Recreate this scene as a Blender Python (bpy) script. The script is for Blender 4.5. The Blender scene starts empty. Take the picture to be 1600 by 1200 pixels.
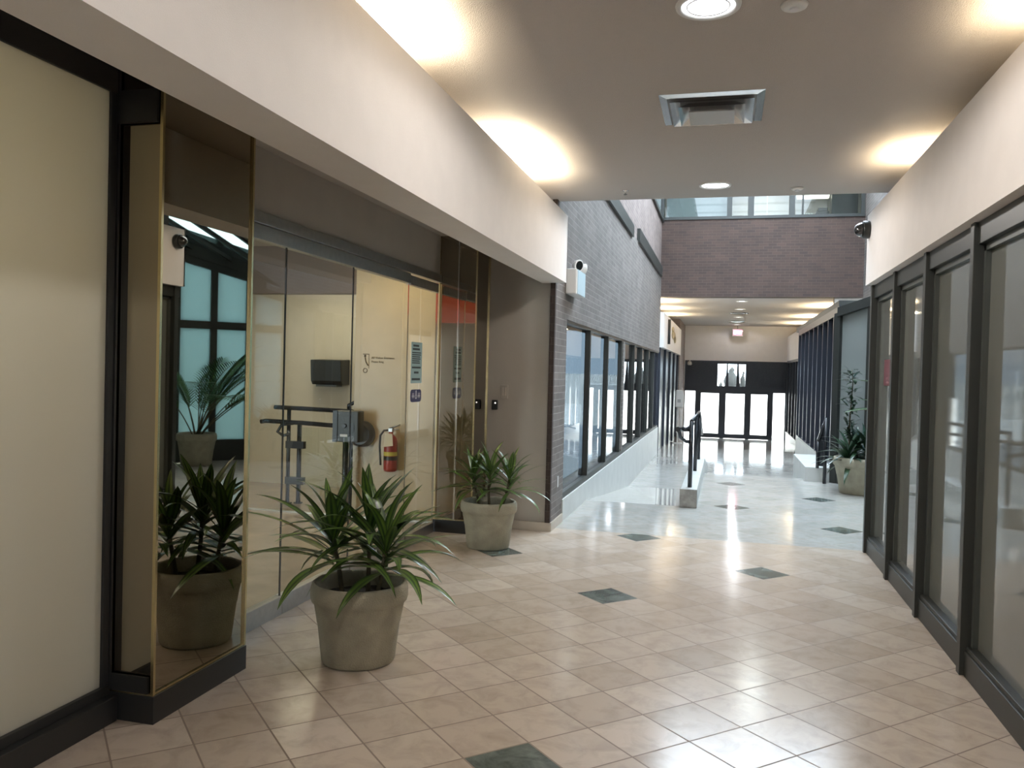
import bpy, bmesh, math, random
from mathutils import Vector, Matrix, noise
random.seed(11)
SC = bpy.context.scene
COL = SC.collection
PI = math.pi
R = math.radians

# ------------------------------------------------------------------ camera, world, sun, exposure
cam_d = bpy.data.cameras.new('camera')
cam_d.sensor_width = 36.0; cam_d.sensor_fit = 'HORIZONTAL'
cam_d.lens = 36.0 * 1290.0 / 1600.0
cam_d.clip_start = 0.05; cam_d.clip_end = 300
cam = bpy.data.objects.new('camera', cam_d); COL.objects.link(cam)
RX = (0.9679322, 0.02864679, -0.24957288)      # world X, Y, Z axes seen from the camera (x right, y down, z ahead)
RY = (0.24993422, -0.00975719, 0.96821365)
RZ = (0.02530108, -0.99954197, -0.01660411)
M = Matrix(((RX[0], -RX[1], -RX[2], 0.0), (RY[0], -RY[1], -RY[2], 0.0), (RZ[0], -RZ[1], -RZ[2], 1.55), (0, 0, 0, 1)))
cam.matrix_world = M
SC.camera = cam

SC.view_settings.view_transform = 'Standard'
SC.view_settings.look = 'None'
SC.view_settings.exposure = 0.45
SC.view_settings.gamma = 1.0
SC.view_settings.use_curve_mapping = False
try:
    SC.cycles.max_bounces = 10; SC.cycles.glossy_bounces = 6; SC.cycles.transmission_bounces = 6
    SC.cycles.transparent_max_bounces = 16; SC.cycles.diffuse_bounces = 4
    SC.cycles.sample_clamp_indirect = 6.0; SC.cycles.caustics_refractive = False; SC.cycles.caustics_reflective = False
except Exception: pass

world = bpy.data.worlds.new('world'); SC.world = world; world.use_nodes = True
wn = world.node_tree; wn.nodes.clear()
wo = wn.nodes.new('ShaderNodeOutputWorld'); wb = wn.nodes.new('ShaderNodeBackground')
wb.inputs['Color'].default_value = (0.74, 0.88, 1.0, 1); wb.inputs['Strength'].default_value = 6.0
wn.links.new(wb.outputs[0], wo.inputs[0])

sd = bpy.data.lights.new('sun', 'SUN'); sd.energy = 30.0; sd.angle = R(0.6); sd.color = (1.0, 0.96, 0.9)
so = bpy.data.objects.new('sun', sd); COL.objects.link(so)
so.rotation_euler = Vector((0.17, -0.34, 1.15)).to_track_quat('Z', 'Y').to_euler()

def area(name, loc, size, power, color=(1, 1, 1), d=(0, 0, -1), sy=None, spread=None):
    l = bpy.data.lights.new(name, 'AREA'); l.energy = power; l.color = color
    l.shape = 'RECTANGLE'; l.size = size; l.size_y = sy if sy else size
    if spread: l.spread = R(spread)
    o = bpy.data.objects.new(name, l); COL.objects.link(o); o.location = loc
    z = (-Vector(d)).normalized(); y = Vector((0, 1, 0)) - z * z.y
    y.normalize(); x = y.cross(z)
    o.rotation_euler = Matrix((x, y, z)).transposed().to_euler()
    return o
WARM = (1.0, 0.80, 0.52); NEUT = (1.0, 0.945, 0.885); COOL = (0.82, 0.90, 1.0)
# cove lamps behind the bulkheads (shine up on the ceiling)
for y in (0.9, 3.35, 6.15): area('cove_light', (-1.655, y, 2.975), 0.10, 46, (1.0, 0.86, 0.62), (0.35, 0, 1), 1.15)
for y in (1.3, 3.9, 6.5): area('cove_light', (1.34, y, 2.96), 0.08, 9, (1.0, 0.82, 0.55), (-0.35, 0, 1), 0.5)
for y in (21.9, 24.3, 26.8): area('cove_light', (-1.80, y, 3.20), 0.2, 32, (1.0, 0.84, 0.55), (0.6, 0, 1), 0.9)
for y in (23.2, 27.2, 30.6): area('cove_light', (2.62, y, 3.20), 0.2, 36, (1.0, 0.84, 0.55), (-0.6, 0, 1), 1.2)
# daylight of the roof light over the tall hall
area('roof_daylight', (0.7, 14.2, 7.2), 3.6, 900, (0.72, 0.87, 1.0), (0, 0, -1), 11.0)
# inside the glazed lobby and the office behind the frosted pane
area('lobby_light', (-3.15, 7.0, 2.62), 0.25, 8, (1.0, 0.78, 0.42), (0, 0.2, -1))
area('lobby_light', (-4.7, 8.6, 2.62), 0.5, 13, (1.0, 0.88, 0.66), (0, 0.1, -1))
area('lobby_light', (-4.6, 5.6, 2.62), 0.5, 8, (1.0, 0.88, 0.70), (0, 0.0, -1))
area('office_light', (-3.5, 1.7, 2.3), 0.8, 11, (1.0, 0.87, 0.62), (0.9, 0, -0.5), 2.0)
area('upper_office_light', (0.9, 23.0, 6.95), 0.6, 55, (0.95, 0.98, 1.0), (0, 0, -1), 2.6)

# ------------------------------------------------------------------ materials
def newmat(name):
    m = bpy.data.materials.new(name); m.use_nodes = True; m.node_tree.nodes.clear()
    return m, m.node_tree
def N(nt, t, **kw):
    n = nt.nodes.new(t)
    for k, v in kw.items():
        if k in n.inputs: n.inputs[k].default_value = v
        else: setattr(n, k, v)
    return n
def pbr(name, col, rough=0.5, metal=0.0, spec=0.5, vary=0.0, vscale=6.0, bump=0.0, bscale=60.0, coat=0.0, emit=None, estr=0.0):
    m, nt = newmat(name)
    o = N(nt, 'ShaderNodeOutputMaterial'); b = N(nt, 'ShaderNodeBsdfPrincipled')
    b.inputs['Base Color'].default_value = (*col, 1); b.inputs['Roughness'].default_value = rough
    b.inputs['Metallic'].default_value = metal; b.inputs['Specular IOR Level'].default_value = spec
    b.inputs['Coat Weight'].default_value = coat; b.inputs['Coat Roughness'].default_value = 0.05
    nt.links.new(b.outputs[0], o.inputs[0])
    tc = N(nt, 'ShaderNodeTexCoord')
    if vary > 0:
        nz = N(nt, 'ShaderNodeTexNoise'); nz.inputs['Scale'].default_value = vscale; nz.inputs['Detail'].default_value = 5
        nt.links.new(tc.outputs['Object'], nz.inputs['Vector'])
        cr = N(nt, 'ShaderNodeValToRGB')
        cr.color_ramp.elements[0].position = 0.3; cr.color_ramp.elements[1].position = 0.7
        cr.color_ramp.elements[0].color = (*[max(0, c * (1 - vary)) for c in col], 1)
        cr.color_ramp.elements[1].color = (*[min(1, c * (1 + vary)) for c in col], 1)
        nt.links.new(nz.outputs['Fac'], cr.inputs[0]); nt.links.new(cr.outputs[0], b.inputs['Base Color'])
    if bump > 0:
        n2 = N(nt, 'ShaderNodeTexNoise'); n2.inputs['Scale'].default_value = bscale; n2.inputs['Detail'].default_value = 3
        nt.links.new(tc.outputs['Object'], n2.inputs['Vector'])
        bp = N(nt, 'ShaderNodeBump'); bp.inputs['Strength'].default_value = bump; bp.inputs['Distance'].default_value = 0.01
        nt.links.new(n2.outputs['Fac'], bp.inputs['Height']); nt.links.new(bp.outputs[0], b.inputs['Normal'])
    if emit:
        b.inputs['Emission Color'].default_value = (*emit, 1); b.inputs['Emission Strength'].default_value = estr
    return m
def emis(name, col, s):
    m, nt = newmat(name)
    o = N(nt, 'ShaderNodeOutputMaterial'); e = N(nt, 'ShaderNodeEmission')
    e.inputs[0].default_value = (*col, 1); e.inputs[1].default_value = s
    nt.links.new(e.outputs[0], o.inputs[0]); return m
def front(nt, sock):
    g = nt.nodes.new('ShaderNodeNewGeometry'); n = nt.nodes.new('ShaderNodeMath'); n.operation = 'SUBTRACT'; n.inputs[0].default_value = 1.0
    nt.links.new(g.outputs['Backfacing'], n.inputs[1]); k = nt.nodes.new('ShaderNodeMath'); k.operation = 'MULTIPLY'
    nt.links.new(n.outputs[0], k.inputs[0]); nt.links.new(sock, k.inputs[1]); return k.outputs[0]
def glass(name, tint=(0.93, 0.96, 0.94), ior=1.5, rough=0.0, refl=(1, 1, 1)):
    m, nt = newmat(name)
    o = N(nt, 'ShaderNodeOutputMaterial')
    t = N(nt, 'ShaderNodeBsdfTransparent'); t.inputs[0].default_value = (*tint, 1)
    g = N(nt, 'ShaderNodeBsdfGlossy'); g.inputs['Roughness'].default_value = rough; g.inputs[0].default_value = (*refl, 1)
    f = N(nt, 'ShaderNodeFresnel'); f.inputs['IOR'].default_value = ior
    mx = N(nt, 'ShaderNodeMixShader')
    nt.links.new(front(nt, f.outputs[0]), mx.inputs[0]); nt.links.new(t.outputs[0], mx.inputs[1]); nt.links.new(g.outputs[0], mx.inputs[2])
    nt.links.new(mx.outputs[0], o.inputs[0]); return m
def frosted(name, col, trans=0.6, rough=0.35, gl=1.45, alpha=0.0):
    """translucent sheet: diffuse + translucent, with a weak surface reflection"""
    m, nt = newmat(name)
    o = N(nt, 'ShaderNodeOutputMaterial')
    d = N(nt, 'ShaderNodeBsdfDiffuse'); d.inputs[0].default_value = (*col, 1)
    t = N(nt, 'ShaderNodeBsdfTranslucent'); t.inputs[0].default_value = (*col, 1)
    mx = N(nt, 'ShaderNodeMixShader'); mx.inputs[0].default_value = trans
    nt.links.new(d.outputs[0], mx.inputs[1]); nt.links.new(t.outputs[0], mx.inputs[2])
    g = N(nt, 'ShaderNodeBsdfGlossy'); g.inputs['Roughness'].default_value = rough
    f = N(nt, 'ShaderNodeFresnel'); f.inputs['IOR'].default_value = gl
    m2 = N(nt, 'ShaderNodeMixShader')
    nt.links.new(front(nt, f.outputs[0]), m2.inputs[0]); nt.links.new(mx.outputs[0], m2.inputs[1]); nt.links.new(g.outputs[0], m2.inputs[2])
    last = m2
    if alpha > 0:
        tp = N(nt, 'ShaderNodeBsdfTransparent'); m3 = N(nt, 'ShaderNodeMixShader'); m3.inputs[0].default_value = alpha
        nt.links.new(m2.outputs[0], m3.inputs[1]); nt.links.new(tp.outputs[0], m3.inputs[2]); last = m3
    nt.links.new(last.outputs[0], o.inputs[0]); return m

def math_(nt, op, a, b=None):
    n = nt.nodes.new('ShaderNodeMath'); n.operation = op
    if op == 'COMPARE': n.inputs[2].default_value = 0.4
    for i, v in enumerate((a, b)):
        if v is None: continue
        if isinstance(v, (int, float)): n.inputs[i].default_value = v
        else: nt.links.new(v, n.inputs[i])
    return n.outputs[0]
def tile_mat(name, ax, ay, darks, rough=0.10, ca=(0.47, 0.385, 0.31), cb=(0.58, 0.49, 0.41)):
    """diagonal beige floor tiles with a few dark green slate tiles; darks counts tiles from the one centred on (ax, ay)"""
    m, nt = newmat(name); P = 0.305; S = 1 / math.sqrt(2) / P
    o = N(nt, 'ShaderNodeOutputMaterial'); b = N(nt, 'ShaderNodeBsdfPrincipled')
    nt.links.new(b.outputs[0], o.inputs[0])
    g = N(nt, 'ShaderNodeNewGeometry'); s = N(nt, 'ShaderNodeSeparateXYZ'); nt.links.new(g.outputs['Position'], s.inputs[0])
    x, y = s.outputs[0], s.outputs[1]
    u = math_(nt, 'ADD', math_(nt, 'MULTIPLY', math_(nt, 'ADD', x, y), S), 0.5 - (ax + ay) * S + 100)
    v = math_(nt, 'ADD', math_(nt, 'MULTIPLY', math_(nt, 'SUBTRACT', y, x), S), 0.5 - (ay - ax) * S + 100)
    fu, fv = math_(nt, 'FRACT', u), math_(nt, 'FRACT', v)
    iu, iv = math_(nt, 'FLOOR', u), math_(nt, 'FLOOR', v)
    eu = math_(nt, 'MINIMUM', fu, math_(nt, 'SUBTRACT', 1.0, fu)); ev = math_(nt, 'MINIMUM', fv, math_(nt, 'SUBTRACT', 1.0, fv))
    e = math_(nt, 'MINIMUM', eu, ev)
    grout = math_(nt, 'LESS_THAN', e, 0.0125)
    dark = None
    for (a, c) in darks:
        q = math_(nt, 'MULTIPLY', math_(nt, 'COMPARE', iu, 100.0 + a), math_(nt, 'COMPARE', iv, 100.0 + c))
        dark = q if dark is None else math_(nt, 'ADD', dark, q)
    cx = N(nt, 'ShaderNodeCombineXYZ'); nt.links.new(iu, cx.inputs[0]); nt.links.new(iv, cx.inputs[1])
    wn_ = N(nt, 'ShaderNodeTexWhiteNoise'); wn_.noise_dimensions = '3D'; nt.links.new(cx.outputs[0], wn_.inputs['Vector'])
    cr = N(nt, 'ShaderNodeValToRGB'); nt.links.new(wn_.outputs['Value'], cr.inputs[0])
    cr.color_ramp.elements[0].color = (*ca, 1); cr.color_ramp.elements[1].color = (*cb, 1)
    # cloudy marbling shifted per tile
    off = N(nt, 'ShaderNodeVectorMath'); off.operation = 'MULTIPLY_ADD'
    nt.links.new(cx.outputs[0], off.inputs[0]); off.inputs[1].default_value = (3.7, 5.1, 2.3); nt.links.new(g.outputs['Position'], off.inputs[2])
    nz = N(nt, 'ShaderNodeTexNoise'); nz.inputs['Scale'].default_value = 7; nz.inputs['Detail'].default_value = 6; nz.inputs['Roughness'].default_value = 0.65
    nz.inputs['Distortion'].default_value = 0.6
    nt.links.new(off.outputs[0], nz.inputs['Vector'])
    cr2 = N(nt, 'ShaderNodeValToRGB'); nt.links.new(nz.outputs['Fac'], cr2.inputs[0])
    cr2.color_ramp.elements[0].position = 0.28; cr2.color_ramp.elements[1].position = 0.55
    cr2.color_ramp.elements[0].color = (0.80, 0.79, 0.78, 1); cr2.color_ramp.elements[1].color = (1, 1, 1, 1)
    mm = N(nt, 'ShaderNodeMix'); mm.data_type = 'RGBA'; mm.blend_type = 'MULTIPLY'; mm.inputs[0].default_value = 1
    nt.links.new(cr.outputs[0], mm.inputs[6]); nt.links.new(cr2.outputs[0], mm.inputs[7])
    cr3 = N(nt, 'ShaderNodeValToRGB'); nt.links.new(nz.outputs['Fac'], cr3.inputs[0])
    cr3.color_ramp.elements[0].position = 0.35; cr3.color_ramp.elements[1].position = 0.68
    cr3.color_ramp.elements[0].color = (0.045, 0.055, 0.048, 1); cr3.color_ramp.elements[1].color = (0.17, 0.20, 0.18, 1)
    m1 = N(nt, 'ShaderNodeMix'); m1.data_type = 'RGBA'; nt.links.new(dark, m1.inputs[0]); nt.links.new(mm.outputs[2], m1.inputs[6]); nt.links.new(cr3.outputs[0], m1.inputs[7])
    m2 = N(nt, 'ShaderNodeMix'); m2.data_type = 'RGBA'; nt.links.new(grout, m2.inputs[0]); nt.links.new(m1.outputs[2], m2.inputs[6])
    m2.inputs[7].default_value = (0.20, 0.15, 0.115, 1)
    nt.links.new(m2.outputs[2], b.inputs['Base Color'])
    rr = N(nt, 'ShaderNodeMix'); rr.data_type = 'FLOAT'; nt.links.new(grout, rr.inputs[0]); rr.inputs[2].default_value = rough; rr.inputs[3].default_value = 0.6
    nt.links.new(rr.outputs[0], b.inputs['Roughness'])
    bp = N(nt, 'ShaderNodeBump'); bp.inputs['Strength'].default_value = 0.25; bp.inputs['Distance'].default_value = 0.002; bp.invert = True
    nt.links.new(grout, bp.inputs['Height']); nt.links.new(bp.outputs[0], b.inputs['Normal'])
    return m
def brick_mat(name, c1, c2, mort, axis='x', rough=0.8):
    m, nt = newmat(name)
    o = N(nt, 'ShaderNodeOutputMaterial'); b = N(nt, 'ShaderNodeBsdfPrincipled'); b.inputs['Roughness'].default_value = rough
    nt.links.new(b.outputs[0], o.inputs[0])
    g = N(nt, 'ShaderNodeNewGeometry'); s = N(nt, 'ShaderNodeSeparateXYZ'); nt.links.new(g.outputs['Position'], s.inputs[0])
    c = N(nt, 'ShaderNodeCombineXYZ'); nt.links.new(s.outputs[0 if axis == 'x' else 1], c.inputs[0]); nt.links.new(s.outputs[2], c.inputs[1])
    br = N(nt, 'ShaderNodeTexBrick'); nt.links.new(c.outputs[0], br.inputs['Vector'])
    br.inputs['Scale'].default_value = 1.0; br.inputs['Brick Width'].default_value = 0.203; br.inputs['Row Height'].default_value = 0.067
    br.inputs['Mortar Size'].default_value = 0.005; br.inputs['Mortar Smooth'].default_value = 0.3; br.inputs['Bias'].default_value = -0.1
    br.inputs['Color1'].default_value = (*c1, 1); br.inputs['Color2'].default_value = (*c2, 1); br.inputs['Mortar'].default_value = (*mort, 1)
    nz = N(nt, 'ShaderNodeTexNoise'); nz.inputs['Scale'].default_value = 2.2; nz.inputs['Detail'].default_value = 6
    nt.links.new(g.outputs['Position'], nz.inputs['Vector'])
    cr = N(nt, 'ShaderNodeValToRGB'); nt.links.new(nz.outputs['Fac'], cr.inputs[0])
    cr.color_ramp.elements[0].color = (0.75, 0.75, 0.75, 1); cr.color_ramp.elements[0].position = 0.3; cr.color_ramp.elements[1].position = 0.7
    mx = N(nt, 'ShaderNodeMix'); mx.data_type = 'RGBA'; mx.blend_type = 'MULTIPLY'; mx.inputs[0].default_value = 1
    nt.links.new(br.outputs['Color'], mx.inputs[6]); nt.links.new(cr.outputs[0], mx.inputs[7]); nt.links.new(mx.outputs[2], b.inputs['Base Color'])
    bp = N(nt, 'ShaderNodeBump'); bp.inputs['Strength'].default_value = 0.6; bp.inputs['Distance'].default_value = 0.006; bp.invert = True
    nt.links.new(br.outputs['Fac'], bp.inputs['Height']); nt.links.new(bp.outputs[0], b.inputs['Normal'])
    return m
def leaf_mat(name, edge, mid):
    m, nt = newmat(name)
    o = N(nt, 'ShaderNodeOutputMaterial'); b = N(nt, 'ShaderNodeBsdfPrincipled'); b.inputs['Roughness'].default_value = 0.32
    nt.links.new(b.outputs[0], o.inputs[0])
    uv = N(nt, 'ShaderNodeUVMap'); s = N(nt, 'ShaderNodeSeparateXYZ'); nt.links.new(uv.outputs[0], s.inputs[0])
    d = math_(nt, 'ABSOLUTE', math_(nt, 'SUBTRACT', s.outputs[0], 0.5))
    cr = N(nt, 'ShaderNodeValToRGB'); nt.links.new(d, cr.inputs[0])
    cr.color_ramp.elements[0].color = (*edge, 1); cr.color_ramp.elements[0].position = 0.05
    cr.color_ramp.elements[1].color = (*edge, 1); cr.color_ramp.elements[1].position = 0.46
    e = cr.color_ramp.elements.new(0.2); e.color = (*mid, 1)
    e = cr.color_ramp.elements.new(0.32); e.color = (*[(a + c) / 2 for a, c in zip(edge, mid)], 1)
    gi = N(nt, 'ShaderNodeNewGeometry')
    mx = N(nt, 'ShaderNodeMix'); mx.data_type = 'RGBA'; mx.blend_type = 'MULTIPLY'; mx.inputs[0].default_value = 0.6
    r2 = N(nt, 'ShaderNodeValToRGB'); nt.links.new(gi.outputs['Random Per Island'], r2.inputs[0])
    r2.color_ramp.elements[0].color = (0.45, 0.5, 0.4, 1); r2.color_ramp.elements[1].color = (1.25, 1.3, 0.9, 1)
    nt.links.new(cr.outputs[0], mx.inputs[6]); nt.links.new(r2.outputs[0], mx.inputs[7]); nt.links.new(mx.outputs[2], b.inputs['Base Color'])
    return m

MT = {}
MT['white'] = pbr('painted plaster', (0.78, 0.74, 0.715), 0.75, bump=0.12, bscale=220, vary=0.02)
MT['ceil'] = pbr('stippled ceiling', (0.50, 0.46, 0.43), 0.85, bump=0.5, bscale=160)
MT['recess'] = pbr('beige painted wall', (0.40, 0.36, 0.31), 0.8, vary=0.04, vscale=3, bump=0.1, bscale=120)
MT['yellow'] = pbr('warm veneer wall panel', (0.56, 0.44, 0.27), 0.3, vary=0.08, vscale=2.5)
MT['cream'] = pbr('cream lobby wall', (0.62, 0.57, 0.46), 0.6, vary=0.03)
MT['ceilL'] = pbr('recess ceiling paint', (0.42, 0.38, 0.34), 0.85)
MT['black'] = pbr('black anodised frame', (0.022, 0.022, 0.022), 0.38, spec=0.5)
MT['charcoal'] = pbr('charcoal frame', (0.030, 0.033, 0.030), 0.45)
MT['mirror'] = pbr('bronze mirror', (0.34, 0.30, 0.235), 0.012, metal=1.0)
MT['brass'] = pbr('brass trim', (0.62, 0.52, 0.30), 0.25, metal=1.0)
MT['steel'] = pbr('brushed steel', (0.42, 0.41, 0.39), 0.32, metal=0.9, vary=0.06, vscale=30)
MT['satin'] = pbr('satin silver', (0.62, 0.62, 0.62), 0.22, metal=0.85)
MT['chrome'] = pbr('chrome', (0.8, 0.8, 0.8), 0.08, metal=1.0)
MT['glass'] = glass('clear lobby glass', (0.93, 0.95, 0.92), 1.55)
MT['doorglass'] = glass('entrance glass', (0.95, 0.98, 0.99), 1.45)
MT['winglass'] = glass('dark office glass', (0.25, 0.28, 0.30), 1.9)
MT['upglass'] = glass('upper office glass', (0.85, 0.88, 0.86), 1.5)
MT['skyglass'] = glass('tinted roof glass', (0.75, 0.85, 0.88), 1.5)
MT['frost'] = frosted('frosted warm pane', (0.78, 0.76, 0.68), 0.55, 0.25, 1.3)
MT['teal'] = frosted('frosted blue green pane', (0.46, 0.62, 0.66), 0.62, 0.12, 1.5)
MT['greypane'] = pbr('grey reflecting pane', (0.22, 0.24, 0.235), 0.06, spec=0.6)  # alcove glass seen at a slant, its grey reflection put into the colour
MT['film'] = pbr('filmed storefront pane', (0.17, 0.18, 0.165), 0.035, spec=0.7, vary=0.05, vscale=1.0)
MT['brickL'] = brick_mat('grey brown brick', (0.20, 0.175, 0.16), (0.15, 0.128, 0.116), (0.29, 0.265, 0.245), 'y')
MT['brickX'] = brick_mat('dark red brown brick', (0.095, 0.058, 0.046), (0.062, 0.040, 0.034), (0.125, 0.088, 0.07), 'x')
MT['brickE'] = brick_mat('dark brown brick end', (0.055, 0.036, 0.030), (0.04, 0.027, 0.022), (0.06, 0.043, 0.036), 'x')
MT['brickU'] = brick_mat('pink grey upper brick', (0.26, 0.20, 0.18), (0.20, 0.155, 0.14), (0.32, 0.27, 0.25), 'y')
MT['stone'] = pbr('pale stone base', (0.55, 0.56, 0.54), 0.45, vary=0.06, vscale=4)
MT['beigestone'] = pbr('beige stone skirting', (0.48, 0.42, 0.35), 0.35, vary=0.08, vscale=6)
MT['concrete'] = pbr('worn concrete', (0.30, 0.29, 0.27), 0.8, vary=0.35, vscale=12, bump=0.2)
MT['tileN'] = tile_mat('diagonal beige tile', -0.75, 5.71, ((0, 0), (5, 0), (5, 5), (0, 5), (-6, -6), (10, 10)), 0.17)
MT['tileF'] = tile_mat('diagonal tile in cool daylight', 1.2, 9.0, ((0, 0), (0, 5), (5, 5), (5, 10), (10, 15), (15, 15)), 0.08, (0.43, 0.42, 0.39), (0.50, 0.49, 0.46))  # same floor tile, with the hall's cool daylight put into the colour
MT['lobbyfloor'] = pbr('lobby stone floor', (0.42, 0.34, 0.26), 0.12, vary=0.12, vscale=3)
MT['pot'] = pbr('sand cast planter', (0.36, 0.335, 0.255), 0.85, vary=0.14, vscale=10, bump=0.5, bscale=140)
MT['soil'] = pbr('potting soil', (0.022, 0.016, 0.012), 0.95, vary=0.5, vscale=30, bump=1.0, bscale=40)
MT['stem'] = pbr('woody stem', (0.10, 0.085, 0.05), 0.8, vary=0.3, vscale=30)
MT['leaf'] = leaf_mat('striped strap leaf', (0.028, 0.062, 0.026), (0.16, 0.26, 0.055))
MT['palm'] = leaf_mat('palm leaflet', (0.04, 0.10, 0.03), (0.06, 0.15, 0.04))
MT['darkleaf'] = leaf_mat('dark glossy leaf', (0.018, 0.042, 0.025), (0.03, 0.07, 0.04))
MT['plastic'] = pbr('white plastic', (0.72, 0.72, 0.70), 0.4)
MT['greyplastic'] = pbr('grey plastic', (0.40, 0.40, 0.40), 0.5)
MT['ltblue'] = pbr('pale blue label panel', (0.50, 0.66, 0.74), 0.4)
MT['red'] = pbr('extinguisher red', (0.36, 0.035, 0.025), 0.3)
MT['redfilm'] = pbr('red decal', (0.16, 0.03, 0.035), 0.3)
MT['yellowlab'] = pbr('yellow label', (0.65, 0.55, 0.08), 0.5)
MT['paper'] = pbr('paper tag', (0.75, 0.66, 0.50), 0.8)
MT['bluelab'] = pbr('navy sticker', (0.02, 0.02, 0.10), 0.3)
MT['tealpaper'] = pbr('pale teal poster', (0.34, 0.46, 0.45), 0.5)
MT['ink'] = pbr('dark print', (0.04, 0.05, 0.05), 0.6)
MT['brownink'] = pbr('brown print', (0.10, 0.07, 0.03), 0.6)
MT['whiteink'] = pbr('white print', (0.75, 0.75, 0.78), 0.6)
MT['pinkink'] = pbr('faded pink print', (0.30, 0.16, 0.17), 0.6)
MT['greyblk'] = pbr('black plastic', (0.018, 0.02, 0.018), 0.35)
MT['rail'] = pbr('black painted steel', (0.018, 0.02, 0.024), 0.25)
MT['box'] = pbr('graphite steel box', (0.045, 0.05, 0.047), 0.4)
MT['slat'] = pbr('dark ribbed panel', (0.028, 0.033, 0.046), 0.3)  # dark panel, with a little bluish door glare put into the colour
MT['lamp'] = emis('downlight glow', (0.93, 0.94, 1.0), 8)
MT['lampF'] = emis('far downlight glow', (1.0, 0.97, 0.9), 3.5)
MT['tube'] = emis('office tube glow', (1.0, 0.98, 0.86), 3.0)
MT['exit'] = pbr('exit sign face', (0.75, 0.1, 0.12), 0.4, emit=(1.0, 0.22, 0.3), estr=1.9)
MT['exitlet'] = emis('exit letters', (1.0, 0.75, 0.82), 3.0)
MT['gold'] = pbr('gold emblem', (0.45, 0.38, 0.20), 0.4, metal=0.5)
MT['paving'] = pbr('sunlit paving', (0.72, 0.72, 0.70), 0.8, vary=0.05)
MT['facade'] = pbr('pale facade', (0.70, 0.70, 0.68), 0.8)
MT['bead'] = pbr('grey green glazing bead', (0.065, 0.072, 0.066), 0.4)
MT['silhouette'] = pbr('shrub foliage in backlit shade', (0.004, 0.006, 0.006), 0.9, vary=0.4)  # near black: the shrubs' backlit shade is put into the colour
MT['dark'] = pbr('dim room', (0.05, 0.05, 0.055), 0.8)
MT['offwall'] = pbr('office wall', (0.45, 0.45, 0.42), 0.8)
MT['board'] = pbr('white office board', (0.20, 0.23, 0.245), 0.4)
MT['redsign'] = pbr('red lobby sign', (0.5, 0.07, 0.03), 0.5, emit=(0.9, 0.2, 0.12), estr=0.35)
MT['nose'] = pbr('metal nosing', (0.6, 0.58, 0.52), 0.35, metal=0.5)
MT['domeglass'] = pbr('smoked dome', (0.02, 0.02, 0.02), 0.04, coat=1.0)

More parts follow.
